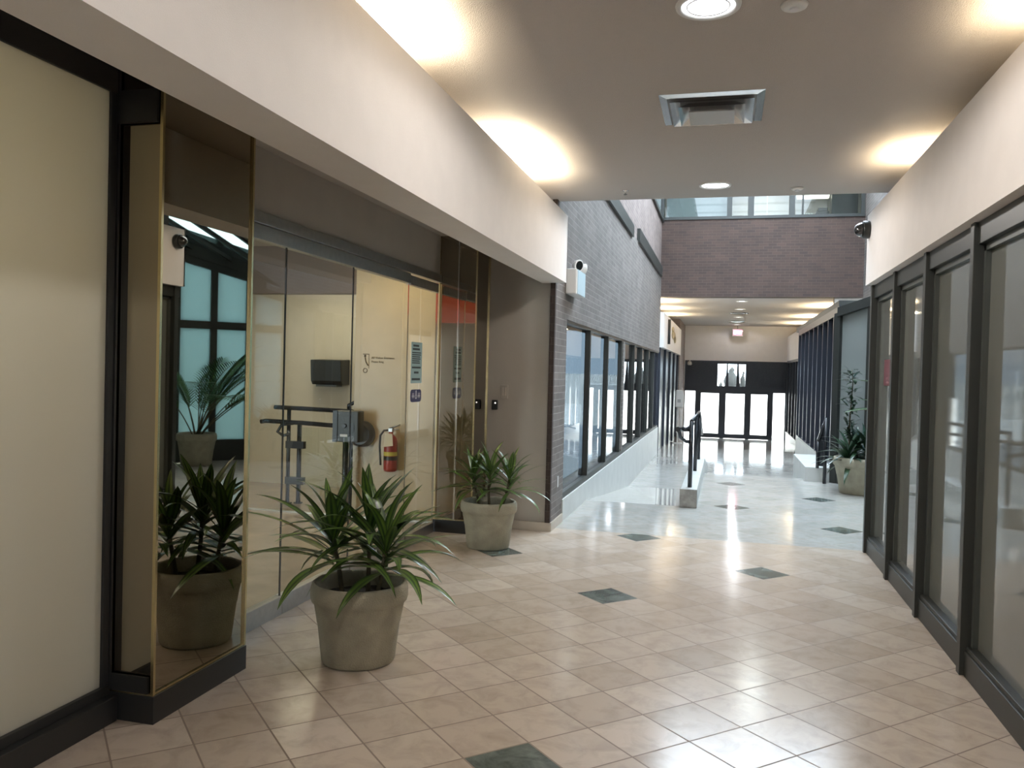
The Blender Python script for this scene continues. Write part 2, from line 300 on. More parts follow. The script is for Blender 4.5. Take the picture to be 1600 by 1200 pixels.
# ------------------------------------------------------------------ mesh helpers
class MB:
    def __init__(s): s.v = []; s.f = []; s.sm = []; s.uv = []
    def add(s, vs, fs, smooth=False, uv=None):
        k = len(s.v); s.v += [tuple(p) for p in vs]
        for i, f in enumerate(fs):
            s.f.append(tuple(k + j for j in f)); s.sm.append(smooth)
            s.uv.append(uv[i] if uv else None)
        return s
    def box(s, a, b):
        x0, x1 = sorted((a[0], b[0])); y0, y1 = sorted((a[1], b[1])); z0, z1 = sorted((a[2], b[2]))
        vs = [(x0, y0, z0), (x1, y0, z0), (x1, y1, z0), (x0, y1, z0), (x0, y0, z1), (x1, y0, z1), (x1, y1, z1), (x0, y1, z1)]
        return s.add(vs, [(0, 3, 2, 1), (4, 5, 6, 7), (0, 1, 5, 4), (1, 2, 6, 5), (2, 3, 7, 6), (3, 0, 4, 7)])
    def prism(s, pts, d):
        """closed polygon pts (3D list) extruded by vector d"""
        n = len(pts); d = Vector(d); A = [Vector(p) for p in pts]; B = [p + d for p in A]
        return s.add(A + B, [tuple(range(n - 1, -1, -1)), tuple(range(n, 2 * n))] + [(i, (i + 1) % n, n + (i + 1) % n, n + i) for i in range(n)])
    def lathe(s, prof, c=(0, 0, 0), n=40, axis='z', smooth=True, cap=True):
        vs = []; fs = []; m = len(prof)
        for r, h in prof:
            for k in range(n):
                a = 2 * PI * k / n; p = (r * math.cos(a), r * math.sin(a), h)
                if axis == 'x': p = (p[2], p[0], p[1])
                elif axis == 'y': p = (p[0], p[2], p[1])
                vs.append((p[0] + c[0], p[1] + c[1], p[2] + c[2]))
        for i in range(m - 1):
            for k in range(n):
                k2 = (k + 1) % n; q = (i * n + k, i * n + k2, (i + 1) * n + k2, (i + 1) * n + k)
                fs.append(q if axis != 'y' else q[::-1])
        s.add(vs, fs, smooth)
        if cap:
            k0 = len(s.v) - m * n
            s.f.append(tuple(k0 + k for k in range(n - 1, -1, -1))); s.sm.append(False); s.uv.append(None)
            s.f.append(tuple(k0 + (m - 1) * n + k for k in range(n))); s.sm.append(False); s.uv.append(None)
        return s
    def tube(s, pts, r, n=10, cap=True):
        pts = [Vector(p) for p in pts]; vs = []; fs = []
        rs = r if isinstance(r, (list, tuple)) else [r] * len(pts)
        up = None
        for i, p in enumerate(pts):
            t = (pts[min(i + 1, len(pts) - 1)] - pts[max(i - 1, 0)]).normalized()
            if up is None:
                up = Vector((0, 0, 1)) if abs(t.z) < 0.9 else Vector((1, 0, 0))
            a = t.cross(up).normalized(); up = a.cross(t).normalized()
            for k in range(n):
                w = 2 * PI * k / n; vs.append(p + a * math.cos(w) * rs[i] + up * math.sin(w) * rs[i])
        for i in range(len(pts) - 1):
            for k in range(n):
                k2 = (k + 1) % n; fs.append((i * n + k, i * n + k2, (i + 1) * n + k2, (i + 1) * n + k))
        s.add(vs, fs, True)
        if cap:
            k0 = len(s.v) - len(pts) * n
            s.f.append(tuple(k0 + k for k in range(n - 1, -1, -1))); s.sm.append(False); s.uv.append(None)
            s.f.append(tuple(k0 + (len(pts) - 1) * n + k for k in range(n))); s.sm.append(False); s.uv.append(None)
        return s
    def xf(s, m):
        s.v = [tuple(m @ Vector(p)) for p in s.v]; return s
    def build(s, name, mat, parent=None, bevel=0.0, label=None):
        me = bpy.data.meshes.new(name); 
        off = Vector((0, 0, 0))
        if parent is not None:
            off = parent.matrix_basis.translation if parent.parent is None else parent.parent.matrix_basis.translation
        me.from_pydata([Vector(p) - off for p in s.v], [], s.f); me.update()
        for p, q in zip(me.polygons, s.sm): p.use_smooth = q
        if any(s.uv):
            ul = me.uv_layers.new(name='UVMap'); li = 0
            for p, q in zip(me.polygons, s.uv):
                for j in range(p.loop_total):
                    ul.data[p.loop_start + j].uv = q[j] if q else (0, 0)
        me.materials.append(mat)
        o = bpy.data.objects.new(name, me); COL.objects.link(o)
        if parent is not None: o.parent = parent
        if label: o['label'] = label
        if bevel > 0:
            b = o.modifiers.new('bevel', 'BEVEL'); b.width = bevel; b.segments = 2; b.limit_method = 'ANGLE'; b.angle_limit = R(40)
        return o
def box(a, b): return MB().box(a, b)
def struct(o): o['kind'] = 'structure'; return o
def sbox(name, a, b, m, bevel=0.0): return struct(box(a, b).build(name, m, None, bevel))
def thing(name, label, cat, loc=(0, 0, 0), group=None):
    o = bpy.data.objects.new(name, None); COL.objects.link(o); o.location = loc; o.empty_display_size = 0.1
    o['label'] = label; o['category'] = cat
    if group: o['group'] = group
    return o
def tag(o, label, cat, group=None):
    o['label'] = label; o['category'] = cat
    if group: o['group'] = group
    return o
def sroot(name, loc=(0, 0, 0)):
    o = bpy.data.objects.new(name, None); COL.objects.link(o); o.location = loc; o.empty_display_size = 0.1
    o['kind'] = 'structure'; return o
def copy_tree(o, parent=None):
    c = o.copy(); COL.objects.link(c); c.parent = parent
    for ch in list(o.children): copy_tree(ch, c)
    return c
def text_mb(s, size, origin, xdir, updir, depth=0.002):
    """letters as mesh, laid out in world space"""
    cu = bpy.data.curves.new('t', 'FONT'); cu.body = s; cu.size = size; cu.extrude = depth / 2; cu.resolution_u = 2
    ob = bpy.data.objects.new('t', cu); COL.objects.link(ob)
    dg = bpy.context.evaluated_depsgraph_get(); me = bpy.data.meshes.new_from_object(ob.evaluated_get(dg))
    X = Vector(xdir).normalized(); U = Vector(updir).normalized(); Z = X.cross(U); O = Vector(origin)
    mb = MB(); mb.add([O + X * v.co.x + U * v.co.y + Z * v.co.z for v in me.vertices], [tuple(p.vertices) for p in me.polygons])
    bpy.data.objects.remove(ob); bpy.data.meshes.remove(me); bpy.data.curves.remove(cu)
    return mb

# ------------------------------------------------------------------ setting: floors
CEIL = 3.20
sbox('floor', (-2.70, -3.0, -0.12), (1.45, 8.0, 0.0), MT['tileN'])
sbox('floor', (-6.6, 2.2, -0.12), (-2.70, 10.0, -0.001), MT['lobbyfloor'])
# tall hall: level part right of the kerb, ramp left of it
m = MB()
m.box((-0.28, 8.0, -0.2), (5.2, 13.4, 0.0)); struct(m.build('floor', MT['tileF']))
m = MB()
m.prism([(-1.9, 8.0, 0), (-1.9, 9.9, 0), (-1.9, 14.5, -0.43), (-1.9, 20.8, -0.43), (-1.9, 20.8, -0.9), (-1.9, 8.0, -0.9)], (1.62, 0, 0))
struct(m.build('floor', MT['tileF']))
m = MB()   # three steps down, then the lower level sloping to the entrance
m.box((-0.28, 13.4, -0.9), (1.62, 13.75, -0.145)); m.box((-0.28, 13.75, -0.9), (1.62, 14.1, -0.29))
struct(m.build('stairs', MT['tileF']))
sbox('floor', (-0.28, 14.1, -0.9), (1.7, 20.8, -0.43), MT['tileF'])
m = MB(); m.prism([(-2.6, 20.8, -0.43), (-2.6, 23.0, -0.43), (-2.6, 33.0, -0.88), (-2.6, 33.6, -0.88), (-2.6, 33.6, -1.3), (-2.6, 20.8, -1.3)], (6.2, 0, 0))
struct(m.build('floor', MT['tileF']))
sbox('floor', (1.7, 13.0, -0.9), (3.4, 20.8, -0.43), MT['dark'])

# ------------------------------------------------------------------ ceiling and bulkheads of the near passage
sbox('ceiling', (-2.6, -3.0, CEIL), (3.3, 7.9, CEIL + 0.25), MT['ceil'])
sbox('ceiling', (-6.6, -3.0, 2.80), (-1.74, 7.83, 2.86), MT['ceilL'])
m = MB(); m.prism([(-1.74, -3.0, 2.40), (-1.50, -3.0, 2.40), (-1.50, -3.0, 3.04), (-1.53, -3.0, 3.04), (-1.53, -3.0, 2.90), (-1.74, -3.0, 2.90)], (0, 10.82, 0)); struct(m.build('wall_left_bulkhead', MT['white']))
sbox('wall_left_cove', (-2.62, -3.0, 2.86), (-2.56, 7.9, CEIL), MT['white'])
m = MB(); m.prism([(1.42, -3.0, 2.39), (1.42, -3.0, 2.90), (1.23, -3.0, 2.90), (1.23, -3.0, 3.02), (1.20, -3.0, 3.02), (1.20, -3.0, 2.39)], (0, 11.02, 0)); struct(m.build('wall_right_bulkhead', MT['white']))
sbox('wall_right_bulkhead_end', (1.20, 8.0, 2.39), (1.42, 8.02, 3.02), MT['white'])
sbox('wall_left_bulkhead_end', (-1.74, 7.80, 2.40), (-1.50, 7.822, 3.04), MT['white'])
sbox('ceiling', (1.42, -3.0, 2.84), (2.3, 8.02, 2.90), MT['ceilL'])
sbox('wall_right_cove', (2.24, -3.0, 2.90), (2.3, 7.9, CEIL), MT['white'])
sbox('wall_back', (-6.6, -3.1, -0.1), (3.3, -3.0, 3.4), MT['white'])

# ------------------------------------------------------------------ left: frosted office window
w1 = sroot('window_1', (-2.58, 0, 0))
m = MB(); m.box((-2.66, -3.0, 2.685), (-2.54, 3.0, 2.80)); m.box((-2.66, 2.965, 0.14), (-2.54, 3.0, 2.685))
m.box((-2.66, 0.72, 0.14), (-2.565, 0.80, 2.685)); m.box((-2.66, -1.5, 0.14), (-2.565, -1.42, 2.685))
m.box((-2.66, -3.0, 0.0), (-2.49, 3.0, 0.11)); m.box((-2.66, -3.0, 0.11), (-2.53, 3.0, 0.15))
m.build('window_frame', MT['black'], w1, 0.003)
box((-2.562, -3.0, 0.15), (-2.552, 2.965, 2.685)).build('pane', MT['frost'], w1)
sbox('wall_left_office', (-5.0, -3.0, 0), (-4.9, 2.9, 2.8), MT['cream'])
sbox('floor', (-4.9, -3.0, -0.12), (-2.70, 2.2, -0.001), MT['lobbyfloor'])
sbox('wall_left_partition', (-5.0, 2.98, 0), (-2.66, 3.06, 2.80), MT['cream'])

def mirror_column(name, x0, x1, y0, y1, loc, labels):
    """bronze mirror clad column: faces, brass corner trims, black base"""
    c = sroot(name, loc)
    box((x0 + .004, y0 + .004, 0.13), (x1 - .004, y1 - .004, 2.80)).build('mirror_panel', MT['mirror'], c)
    b = MB()
    for (x, y) in ((x0, y0), (x1, y0), (x1, y1)): b.box((x - .007, y - .007, 0.12), (x + .007, y + .007, 2.80))
    b.box((x0 - .003, y0 - .004, 0.118), (x1 + .004, y0 + .003, 0.130)); b.box((x1 - .003, y0 - .004, 0.118), (x1 + .004, y1, 0.130))
    b.build('corner_trim', MT['brass'], c)
    box((x0 - .01, y0 - .01, 0), (x1 + .012, y1 + .005, 0.118)).build('base', MT['black'], c)
    return c
c1 = mirror_column('trim_1', -2.552, -2.33, 3.02, 3.71, (-2.45, 3.36, 0), 0)
# narrow black return frame around the near face
m = MB(); m.box((-2.552, 3.004, .135), (-2.535, 3.016, 2.8)); m.box((-2.535, 3.004, 2.56), (-2.345, 3.016, 2.70)); m.box((-2.535, 3.004, .13), (-2.345, 3.016, .20))
m.build('panel_frame', MT['black'], c1)
c2 = mirror_column('trim_2', -2.64, -2.27, 7.40, 7.83, (-2.45, 7.6, 0), 0)
box((-2.453, 7.392, .13), (-2.443, 7.402, 2.80)).build('joint_strip', MT['chrome'], c2)

# ------------------------------------------------------------------ left: glazed lobby front
GX = -2.635
g = sroot('window_2', (GX, 5.5, 0))
m = MB(); m.box((GX - .05, 3.71, 2.36), (GX + .02, 7.40, 2.43)); m.box((GX - .04, 3.71, 2.27), (GX + .015, 6.62, 2.355))
m.build('header_rail', MT['steel'], g, .003)
m = MB()
for a, b_ in ((3.71, 4.587), (4.593, 5.535), (5.55, 6.60)): m.box((GX - .04, a, 0.0), (GX + .015, b_, 0.115))
m.build('base_rail', MT['steel'], g, .003)
for a, b_ in ((3.72, 4.585), (4.597, 5.53), (5.552, 6.60)):
    box((GX - .012, a, .115), (GX, b_, 2.27)).build('glass_pane', MT['glass'], g)
m = MB()
for y in (4.591, 5.541): m.box((GX - .010, y - .005, .115), (GX - .002, y + .005, 2.27))
m.build('glass_joint', MT['black'], g)
d1 = sroot('door_1', (GX, 7.0, 0))
box((GX - .012, 6.63, .10), (GX, 7.33, 2.26)).build('glass_leaf', MT['glass'], d1)
m = MB(); m.box((GX - .03, 6.63, .01), (GX + .015, 7.33, .10)); m.box((GX - .03, 6.63, 2.26), (GX + .015, 7.33, 2.34)); m.build('door_rail', MT['steel'], d1)
m = MB(); m.box((GX - .015, 7.340, 0), (GX + .002, 7.352, 2.36)); m.box((GX - .006, 6.612, .1), (GX + .002, 6.618, 2.3)); m.build('door_jamb', MT['chrome'], d1)
sbox('trim_3', (GX - .05, 3.71, 2.43), (GX + .0, 7.83, 2.80), MT['recess'])

# lobby walls
sbox('wall_lobby_right', (-3.70, 7.84, 0), (-2.28, 7.98, 2.80), MT['yellow'])
sbox('wall_recess', (-2.28, 7.83, 0), (-1.651, 7.98, 2.80), MT['recess'])
sbox('baseboard_recess', (-2.265, 7.812, 0), (-1.64, 7.83, 0.085), MT['beigestone'], .003)
sbox('wall_lobby_side', (-3.70, 7.98, 0), (-3.60, 9.75, 2.80), MT['cream'])
sbox('wall_lobby_back', (-6.6, 9.65, 0), (-3.70, 9.77, 2.80), MT['cream'])
sbox('wall_lobby_left', (-6.6, 3.0, 0), (-6.48, 9.65, 2.80), MT['cream'])
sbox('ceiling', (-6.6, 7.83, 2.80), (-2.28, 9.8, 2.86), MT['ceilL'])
sbox('trim_4', (-6.48, 7.84, 2.30), (-3.70, 7.98, 2.80), pbr('brown fascia', (0.16, 0.11, 0.075), 0.5))
sbox('trim_5', (-6.48, 7.80, 0.0), (-2.70, 7.84, 0.012), MT['nose'])

# ------------------------------------------------------------------ tall hall: left brick wall with ribbon windows
BX = -1.60
m = MB()
m.box((BX - .3, 7.84, 0.08), (BX, 8.42, 2.09)); m.box((BX - .3, 7.84, 2.09), (BX, 20.8, 3.95)); 
struct(m.build('wall_left', MT['brickL']))
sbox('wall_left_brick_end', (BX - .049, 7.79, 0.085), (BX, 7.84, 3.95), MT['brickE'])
sbox('wall_left_upper', (BX - .3, 7.84, 3.95), (BX - .02, 20.8, 7.3), MT['brickU'])
# stone base below the windows
m = MB(); m.box((BX - .3, 8.38, -0.9), (BX + .012, 20.85, 0.225)); struct(m.build('baseboard_left_sill', MT['stone']))
sbox('baseboard_left', (BX - .3, 7.80, -0.1), (BX + .014, 8.38, 0.085), MT['beigestone'])
w3 = sroot('window_3', (BX - .1, 14.0, 0.2))
m = MB(); m.box((BX - .07, 8.42, 2.06), (BX - .01, 20.8, 2.10)); m.box((BX - .07, 8.42, .225), (BX - .005, 20.8, .285)); m.box((BX - .07, 8.42, .285), (BX - .02, 8.47, 2.06))
m.build('window_frame', MT['charcoal'], w3)
for y in (10.0, 11.6, 13.2, 15.1, 16.5, 17.95, 19.4):
    box((BX - .07, y, .285), (BX - .005, y + .07, 2.06)).build('mullion', MT['charcoal'], w3)
box((BX - .07, 13.35, .285), (BX, 13.55, 2.06)).build('brick_pier', MT['brickL'], w3)
box((BX - .065, 8.47, .285), (BX - .058, 20.8, 2.06)).build('pane', MT['winglass'], w3)
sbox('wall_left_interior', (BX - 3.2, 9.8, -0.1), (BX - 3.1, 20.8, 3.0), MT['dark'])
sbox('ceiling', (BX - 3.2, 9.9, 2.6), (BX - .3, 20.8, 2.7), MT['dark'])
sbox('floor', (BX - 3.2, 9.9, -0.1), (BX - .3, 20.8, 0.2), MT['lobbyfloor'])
# dark sill bands high on the brick
sbox('trim_6', (BX - .05, 8.3, 3.86), (BX + .04, 14.1, 4.06), MT['charcoal'])
sbox('trim_7', (BX - .05, 15.1, 3.94), (BX + .04, 20.6, 4.18), MT['charcoal'])
# upper left glazing strip near the back
w4 = sroot('window_4', (BX, 18.5, 5.4))
m = MB(); m.box((BX - .03, 16.5, 5.30), (BX + .03, 20.75, 5.38)); m.box((BX - .03, 20.6, 5.38), (BX + .03, 20.75, 6.5))
m.build('window_frame', MT['charcoal'], w4); box((BX - .018, 16.5, 5.38), (BX - .008, 20.6, 6.5)).build('pane', MT['winglass'], w4)

# ------------------------------------------------------------------ brick bridge and upper office glazing
BY = 20.8
sbox('wall_bridge', (-1.95, BY, 3.47), (4.4, BY + .35, 5.36), MT['brickX'])
sbox('wall_bridge_side', (3.06, BY - .02, 5.36), (4.4, BY + .3, 7.3), MT['brickX'])
w5 = sroot('window_5', (0.7, BY, 5.4))
m = MB(); m.box((-1.62, BY - .03, 5.36), (3.06, BY + .1, 5.43)); m.box((-1.62, BY, 6.9), (3.06, BY + .1, 7.0))
for a, b_ in ((-1.62, -1.58), (-.07, .05), (.42, .56), (1.37, 1.50), (1.66, 1.70), (2.98, 3.06)): m.box((a, BY, 5.43), (b_, BY + .1, 6.9))
m.build('window_frame', MT['charcoal'], w5)
for a, b_ in ((-1.58, -.07), (.05, .42), (.56, 1.37), (1.50, 2.98)): box((a, BY + .04, 5.43), (b_, BY + .05, 6.9)).build('pane', MT['upglass'], w5)
sbox('wall_upper_office', (-1.9, 24.8, 5.2), (4.4, 24.9, 7.2), MT['offwall'])
sbox('wall_upper_office', (-2.0, 20.9, 5.2), (-1.9, 24.9, 7.2), MT['offwall'])
sbox('wall_upper_office', (4.4, 20.9, 5.2), (4.5, 24.9, 7.2), MT['offwall'])
sbox('ceiling', (-1.9, 20.9, 7.0), (4.4, 24.9, 7.1), MT['offwall'])
sbox('floor', (-1.9, 21.15, 5.2), (4.4, 24.9, 5.36), MT['offwall'])
tag(box((-1.55, 21.3, 5.37), (-.05, 21.34, 6.9)).build('office_partition', MT['board']), 'pale blue-grey office partition behind the leftmost upper window', 'partition')
tag(box((2.40, 21.5, 5.36), (3.0, 22.0, 6.8)).build('cabinet', MT['greyblk'], None, .01), 'tall dark cabinet behind the right end of the upper window', 'cabinet')
for (x0, x1, z, y, lb) in ((.58, 1.30, 5.62, 22.6, 'bright ceiling light tube behind the middle upper window pane'), (1.62, 2.36, 6.02, 21.8, 'thin bright ceiling light tube at the top of the right upper pane')):
    t = thing('tube_light', lb, 'light', ((x0 + x1) / 2, y, z + .06))
    box((x0, y - .1, z), (x1, y + .1, z + (.10 if y > 22 else .05))).build('diffuser', MT['tube'], t)
    m = MB(); m.box((x0 - .02, y - .12, z + (.10 if y > 22 else .05)), (x1 + .02, y + .12, z + .14)); m.box(((x0 + x1) / 2 - .01, y - .01, z + .14), ((x0 + x1) / 2 + .01, y + .01, 7.0)); m.build('housing', MT['plastic'], t)
t = thing('printer', 'dark office printer on the upper floor beside the tall cabinet', 'printer', (2.15, 21.35, 5.36))
box((2.02, 21.2, 5.36), (2.31, 21.5, 5.58)).build('body', MT['greyblk'], t, .01); box((2.06, 21.19, 5.58), (2.28, 21.45, 5.66)).build('lid', MT['greyblk'], t, .01)
box((2.10, 21.17, 5.42), (2.25, 21.2, 5.45)).build('paper_tray', MT['plastic'], t)
for i, (x, lb) in enumerate(((1.80, 'white cup at the left end of the row beside the upper printer'), (1.86, 'white cup second from the left in the row by the upper printer'), (1.92, 'white cup in the row nearest the upper printer'))):
    mg = tag(MB().lathe([(.018, 0), (.024, .10), (.020, .10), (.015, .01)], (x, 21.2, 5.43), 14).build('cup', MT['plastic']), lb, 'cup', 'white cups on the upper sill')
tag(box((1.74, 21.1, 5.36), (2.0, 21.35, 5.43)).build('tray', MT['greyblk'], None, .005), 'low dark tray holding white cups behind the upper window', 'tray')

# roof over the tall hall with the daylight opening
m = MB(); m.box((-1.9, 7.9, 7.3), (4.4, 8.6, 7.45)); m.box((-1.9, 19.8, 7.3), (4.4, 20.9, 7.45)); m.box((-1.9, 8.6, 7.3), (-1.2, 19.8, 7.45)); m.box((2.7, 8.6, 7.3), (4.4, 19.8, 7.45))
struct(m.build('ceiling', MT['white']))
sk = sroot('window_6', (0.7, 14.2, 7.35)); box((-1.2, 8.6, 7.36), (2.7, 19.8, 7.38)).build('pane', frosted('milky roof light', (0.8, 0.84, 0.88), 0.5), sk)
m = MB()
for k in range(1, 8): m.box((-1.2, 8.6 + k * 1.4 - .03, 7.30), (2.7, 8.6 + k * 1.4 + .03, 7.36))
m.build('glazing_bar', MT['charcoal'], sk)
sbox('wall_front_upper', (-1.9, 7.9, CEIL + .25), (4.4, 8.0, 7.3), MT['white'])
sbox('wall_right_upper', (3.07, 12.9, 2.75), (3.2, 20.78, 7.3), MT['brickL'])

# ------------------------------------------------------------------ right: storefront
w7 = sroot('window_7', (1.3, 4.0, 0))
m = MB(); m.box((1.262, -3.0, 2.27), (1.40, 8.02, 2.388)); m.box((1.262, -3.0, 0), (1.40, 8.02, 0.13)); m.box((1.272, -3.0, 0.13), (1.40, 8.02, .155))
m.build('window_frame', MT['charcoal'], w7, .003)
ys = [7.94, 6.93, 5.90, 4.83, 3.76, 2.69, 1.62, .55, -.52, -1.6]
for y in ys: box((1.24, y - .032, 0), (1.38, y + .032, 2.386)).build('mullion', MT['charcoal'], w7, .003)
for i in range(len(ys) - 1):
    a, b_ = ys[i + 1] + .032, ys[i] - .032
    box((1.318, a, .15), (1.328, b_, 2.27)).build('pane', MT['film'], w7)
    m = MB(); m.box((1.292, a, .155), (1.318, a + .035, 2.27)); m.box((1.292, b_ - .035, .155), (1.318, b_, 2.27)); m.box((1.292, a, 2.235), (1.318, b_, 2.27))
    m.build('glazing_bead', MT['bead'], w7)
sbox('wall_right_return', (1.42, 7.90, 0), (4.0, 8.02, 3.45), MT['charcoal'])
# red decal on the storefront pane
t = thing('decal', 'dark red decal on the farthest storefront pane, beside the palms', 'sticker', (1.315, 7.3, 1.6))
box((1.312, 7.02, 1.50), (1.3175, 7.62, 1.72)).build('sheet', MT['redfilm'], t)
m = MB(); m.box((1.310, 7.02, 1.585), (1.312, 7.50, 1.592)); m.build('rule', MT['pinkink'], t)
text_mb('Now', .035, (1.3115, 7.50, 1.550), (0, -1, 0), (0, 0, 1)).build('lettering', MT['pinkink'], t)
text_mb('Leasing', .035, (1.3115, 7.50, 1.518), (0, -1, 0), (0, 0, 1)).build('lettering', MT['pinkink'], t)

# ------------------------------------------------------------------ right: angled glazing of the alcove, its roof light
w8 = sroot('window_8', (2.6, 12.0, .3))
U = Vector((1, -1, 0)).normalized(); NRM = Vector((-1, -1, 0)).normalized(); G1 = Vector((1.62, 13.06, 0))
def slab(mb, s0, s1, z0, z1, d0, d1, zr=0.0):
    a, b_ = G1 + U * s0, G1 + U * s1
    pts = [a + NRM * d0, b_ + NRM * d0, b_ + NRM * d1, a + NRM * d1]
    vs = [p + Vector((0, 0, z0)) for p in pts] + [pts[0] + Vector((0, 0, z1 + zr * s0)), pts[1] + Vector((0, 0, z1 + zr * s1)), pts[2] + Vector((0, 0, z1 + zr * s1)), pts[3] + Vector((0, 0, z1 + zr * s0))]
    mb.add(vs, [(0, 3, 2, 1), (4, 5, 6, 7), (0, 1, 5, 4), (1, 2, 6, 5), (2, 3, 7, 6), (3, 0, 4, 7)])
ZR = 0.24
def top_slab(mb, s0, s1, zt, h, d0, d1):
    a, b_ = G1 + U * s0, G1 + U * s1
    pts = [a + NRM * d0, b_ + NRM * d0, b_ + NRM * d1, a + NRM * d1]; ss = (s0, s1, s1, s0)
    vs = [p + Vector((0, 0, zt - h + ZR * s)) for p, s in zip(pts, ss)] + [p + Vector((0, 0, zt + ZR * s)) for p, s in zip(pts, ss)]
    mb.add(vs, [(0, 3, 2, 1), (4, 5, 6, 7), (0, 1, 5, 4), (1, 2, 6, 5), (2, 3, 7, 6), (3, 0, 4, 7)])
m = MB(); top_slab(m, 0, 3.3, 2.60, .12, -.06, .06); top_slab(m, 0, 3.3, 2.49, .03, -.03, .08); top_slab(m, .9, 3.3, 2.96, .38, -.05, .07); slab(m, 0, 3.3, 0, .33, -.06, .05); slab(m, 0.62, 3.3, 2.08, 2.20, -.05, .05)
m.build('window_frame', MT['charcoal'], w8)
for s in (0.0, .56, 1.12, 1.68, 2.23, 2.78, 3.25):
    m = MB(); slab(m, s - .05, s + .05, .0, 2.52, -.07, .06, ZR); m.build('mullion', MT['charcoal'], w8)
m = MB(); slab(m, 0.56, 3.3, .33, 2.48, -.01, .0, ZR); m.build('pane', MT['teal'], w8)
m = MB(); slab(m, 0.05, .56, .33, 2.48, -.01, .0, ZR); m.build('pane', MT['greypane'], w8)
w9 = sroot('window_9', (3.2, 10.0, 3.4))
def rafter(mb, x, w, zoff, th):
    y1 = 13.06 - (x - 1.62); z1 = 2.60 + ZR * (x - 1.62) * 1.414 + .05; z0 = 3.95
    vs = []
    for dx in (-w, w):
        for (y, z) in ((8.0, z0), (y1, z1)):
            vs += [(x + dx, y, z + zoff), (x + dx, y, z + zoff + th)]
    mb.add(vs, [(0, 1, 3, 2), (4, 6, 7, 5), (0, 4, 5, 1), (2, 3, 7, 6), (1, 5, 7, 3), (0, 2, 6, 4)])
for k in range(5):
    m = MB(); rafter(m, 2.15 + k * .42, .022, .03, .06); m.build('rafter', MT['charcoal'], w9)
m = MB()
a = [(2.05, 8.0, 4.06), (4.0, 8.0, 4.06), (4.0, 10.68, 3.56), (2.05, 12.63, 2.90)]
m.prism(a, (0, 0, .01)); m.build('pane', MT['skyglass'], w9)
sbox('wall_right_roof_edge', (4.0, 8.0, 0), (4.1, 10.7, 4.05), MT['charcoal'])
m = MB(); m.prism([(2.05, 8.0, 4.0), (2.05, 12.6, 2.86), (2.05, 12.6, 7.3), (2.05, 8.0, 7.3)], (.06, 0, 0)); struct(m.build('wall_right_over_alcove', MT['brickL']))

# ------------------------------------------------------------------ right: finned dark wall
SX = 1.60
w10 = sroot('window_10', (SX, 16.4, .2))
m = MB(); m.box((SX, 13.0, 2.50), (SX + .16, 19.9, 2.62)); m.box((SX, 13.0, .20), (SX + .16, 19.9, .24)); m.build('window_frame', MT['slat'], w10)
for y in (13.1, 13.62, 14.32, 15.06, 15.86, 16.62, 17.46, 18.30, 19.15, 19.86):
    box((SX + .0, y - .03, .24), (SX + .15, y + .03, 2.50)).build('fin', MT['slat'], w10)
box((SX + .12, 13.05, .24), (SX + .13, 19.86, 2.50)).build('pane', pbr('dark reflective pane', (0.008, 0.010, 0.015), 0.03, spec=0.7), w10)
sbox('ceiling', (SX + .02, 13.2, 2.62), (3.05, 20.78, 2.72), MT['charcoal'])
sbox('wall_right_sill', (SX, 13.0, -0.9), (SX + .16, 19.9, .20), MT['stone'])
m = MB(); m.box((1.20, 13.06, -0.9), (SX - .001, 15.2, .215)); m.box((SX - .001, 13.06, 0.0), (4.0, 13.1, .215)); struct(m.build('trim_8', MT['stone'], None, .006))

# ------------------------------------------------------------------ far corridor
sbox('ceiling', (-2.5, BY + .35, 3.47), (3.5, 33.2, 3.7), MT['ceil'])
sbox('wall_right_far_front', (2.46, BY + .05, -0.9), (3.2, BY + .3, 3.47), MT['recess'])
sbox('wall_right_far_bulkhead', (2.25, BY + .1, 2.16), (2.46, 33.0, 3.08), MT['white'])
sbox('wall_right_far', (2.95, BY + .3, -1.3), (3.05, 33.0, 3.47), MT['white'])
sbox('ceiling', (2.46, BY + .1, 2.9), (2.95, 33.0, 2.95), MT['white'])
w11 = sroot('window_11', (2.3, 27, -.5))
m = MB(); m.box((2.27, BY + .3, 2.08), (2.42, 33.0, 2.16)); m.box((2.27, BY + .3, -.9), (2.42, 33.0, -.5))
m.build('window_frame', MT['slat'], w11)
for k in range(10): box((2.27, 21.3 + k * 1.28, -.5), (2.42, 21.38 + k * 1.28, 2.08)).build('mullion', MT['slat'], w11)
box((2.36, BY + .3, -.5), (2.37, 33.0, 2.08)).build('pane', pbr('reflective shop pane', (0.10, 0.12, 0.16), 0.03, spec=0.8), w11)
# left far shopfront with its white fascia
sbox('wall_left_far_bulkhead', (-1.95, BY + .15, 2.22), (-1.52, 29.3, 3.10), MT['white'])
sbox('wall_left_far_shop', (-1.95, BY + .0, -0.9), (-1.64, 29.3, 2.22), MT['slat'])
for k in range(5): struct(box((-1.64, 21.0 + k * 2.0, -0.6), (-1.58, 21.12 + k * 2.0, 2.22)).build('trim_9', MT['slat']))
sbox('wall_left_far', (-2.3, 29.3, -1.3), (-1.56, 33.0, 3.47), MT['brickU'])
sbox('wall_left_far_cove', (-2.45, BY, -1.3), (-2.3, 33.0, 3.47), MT['white'])
t = thing('fascia_sign', 'dark-edged panel with faded gold emblem on the far left white fascia', 'sign', (-1.51, 23, 2.7))
m = MB(); m.tube([(-1.50, 22.55, 2.36), (-1.50, 22.55, 3.02)], .05, 12); m.build('edge', MT['greyblk'], t)
m = MB()
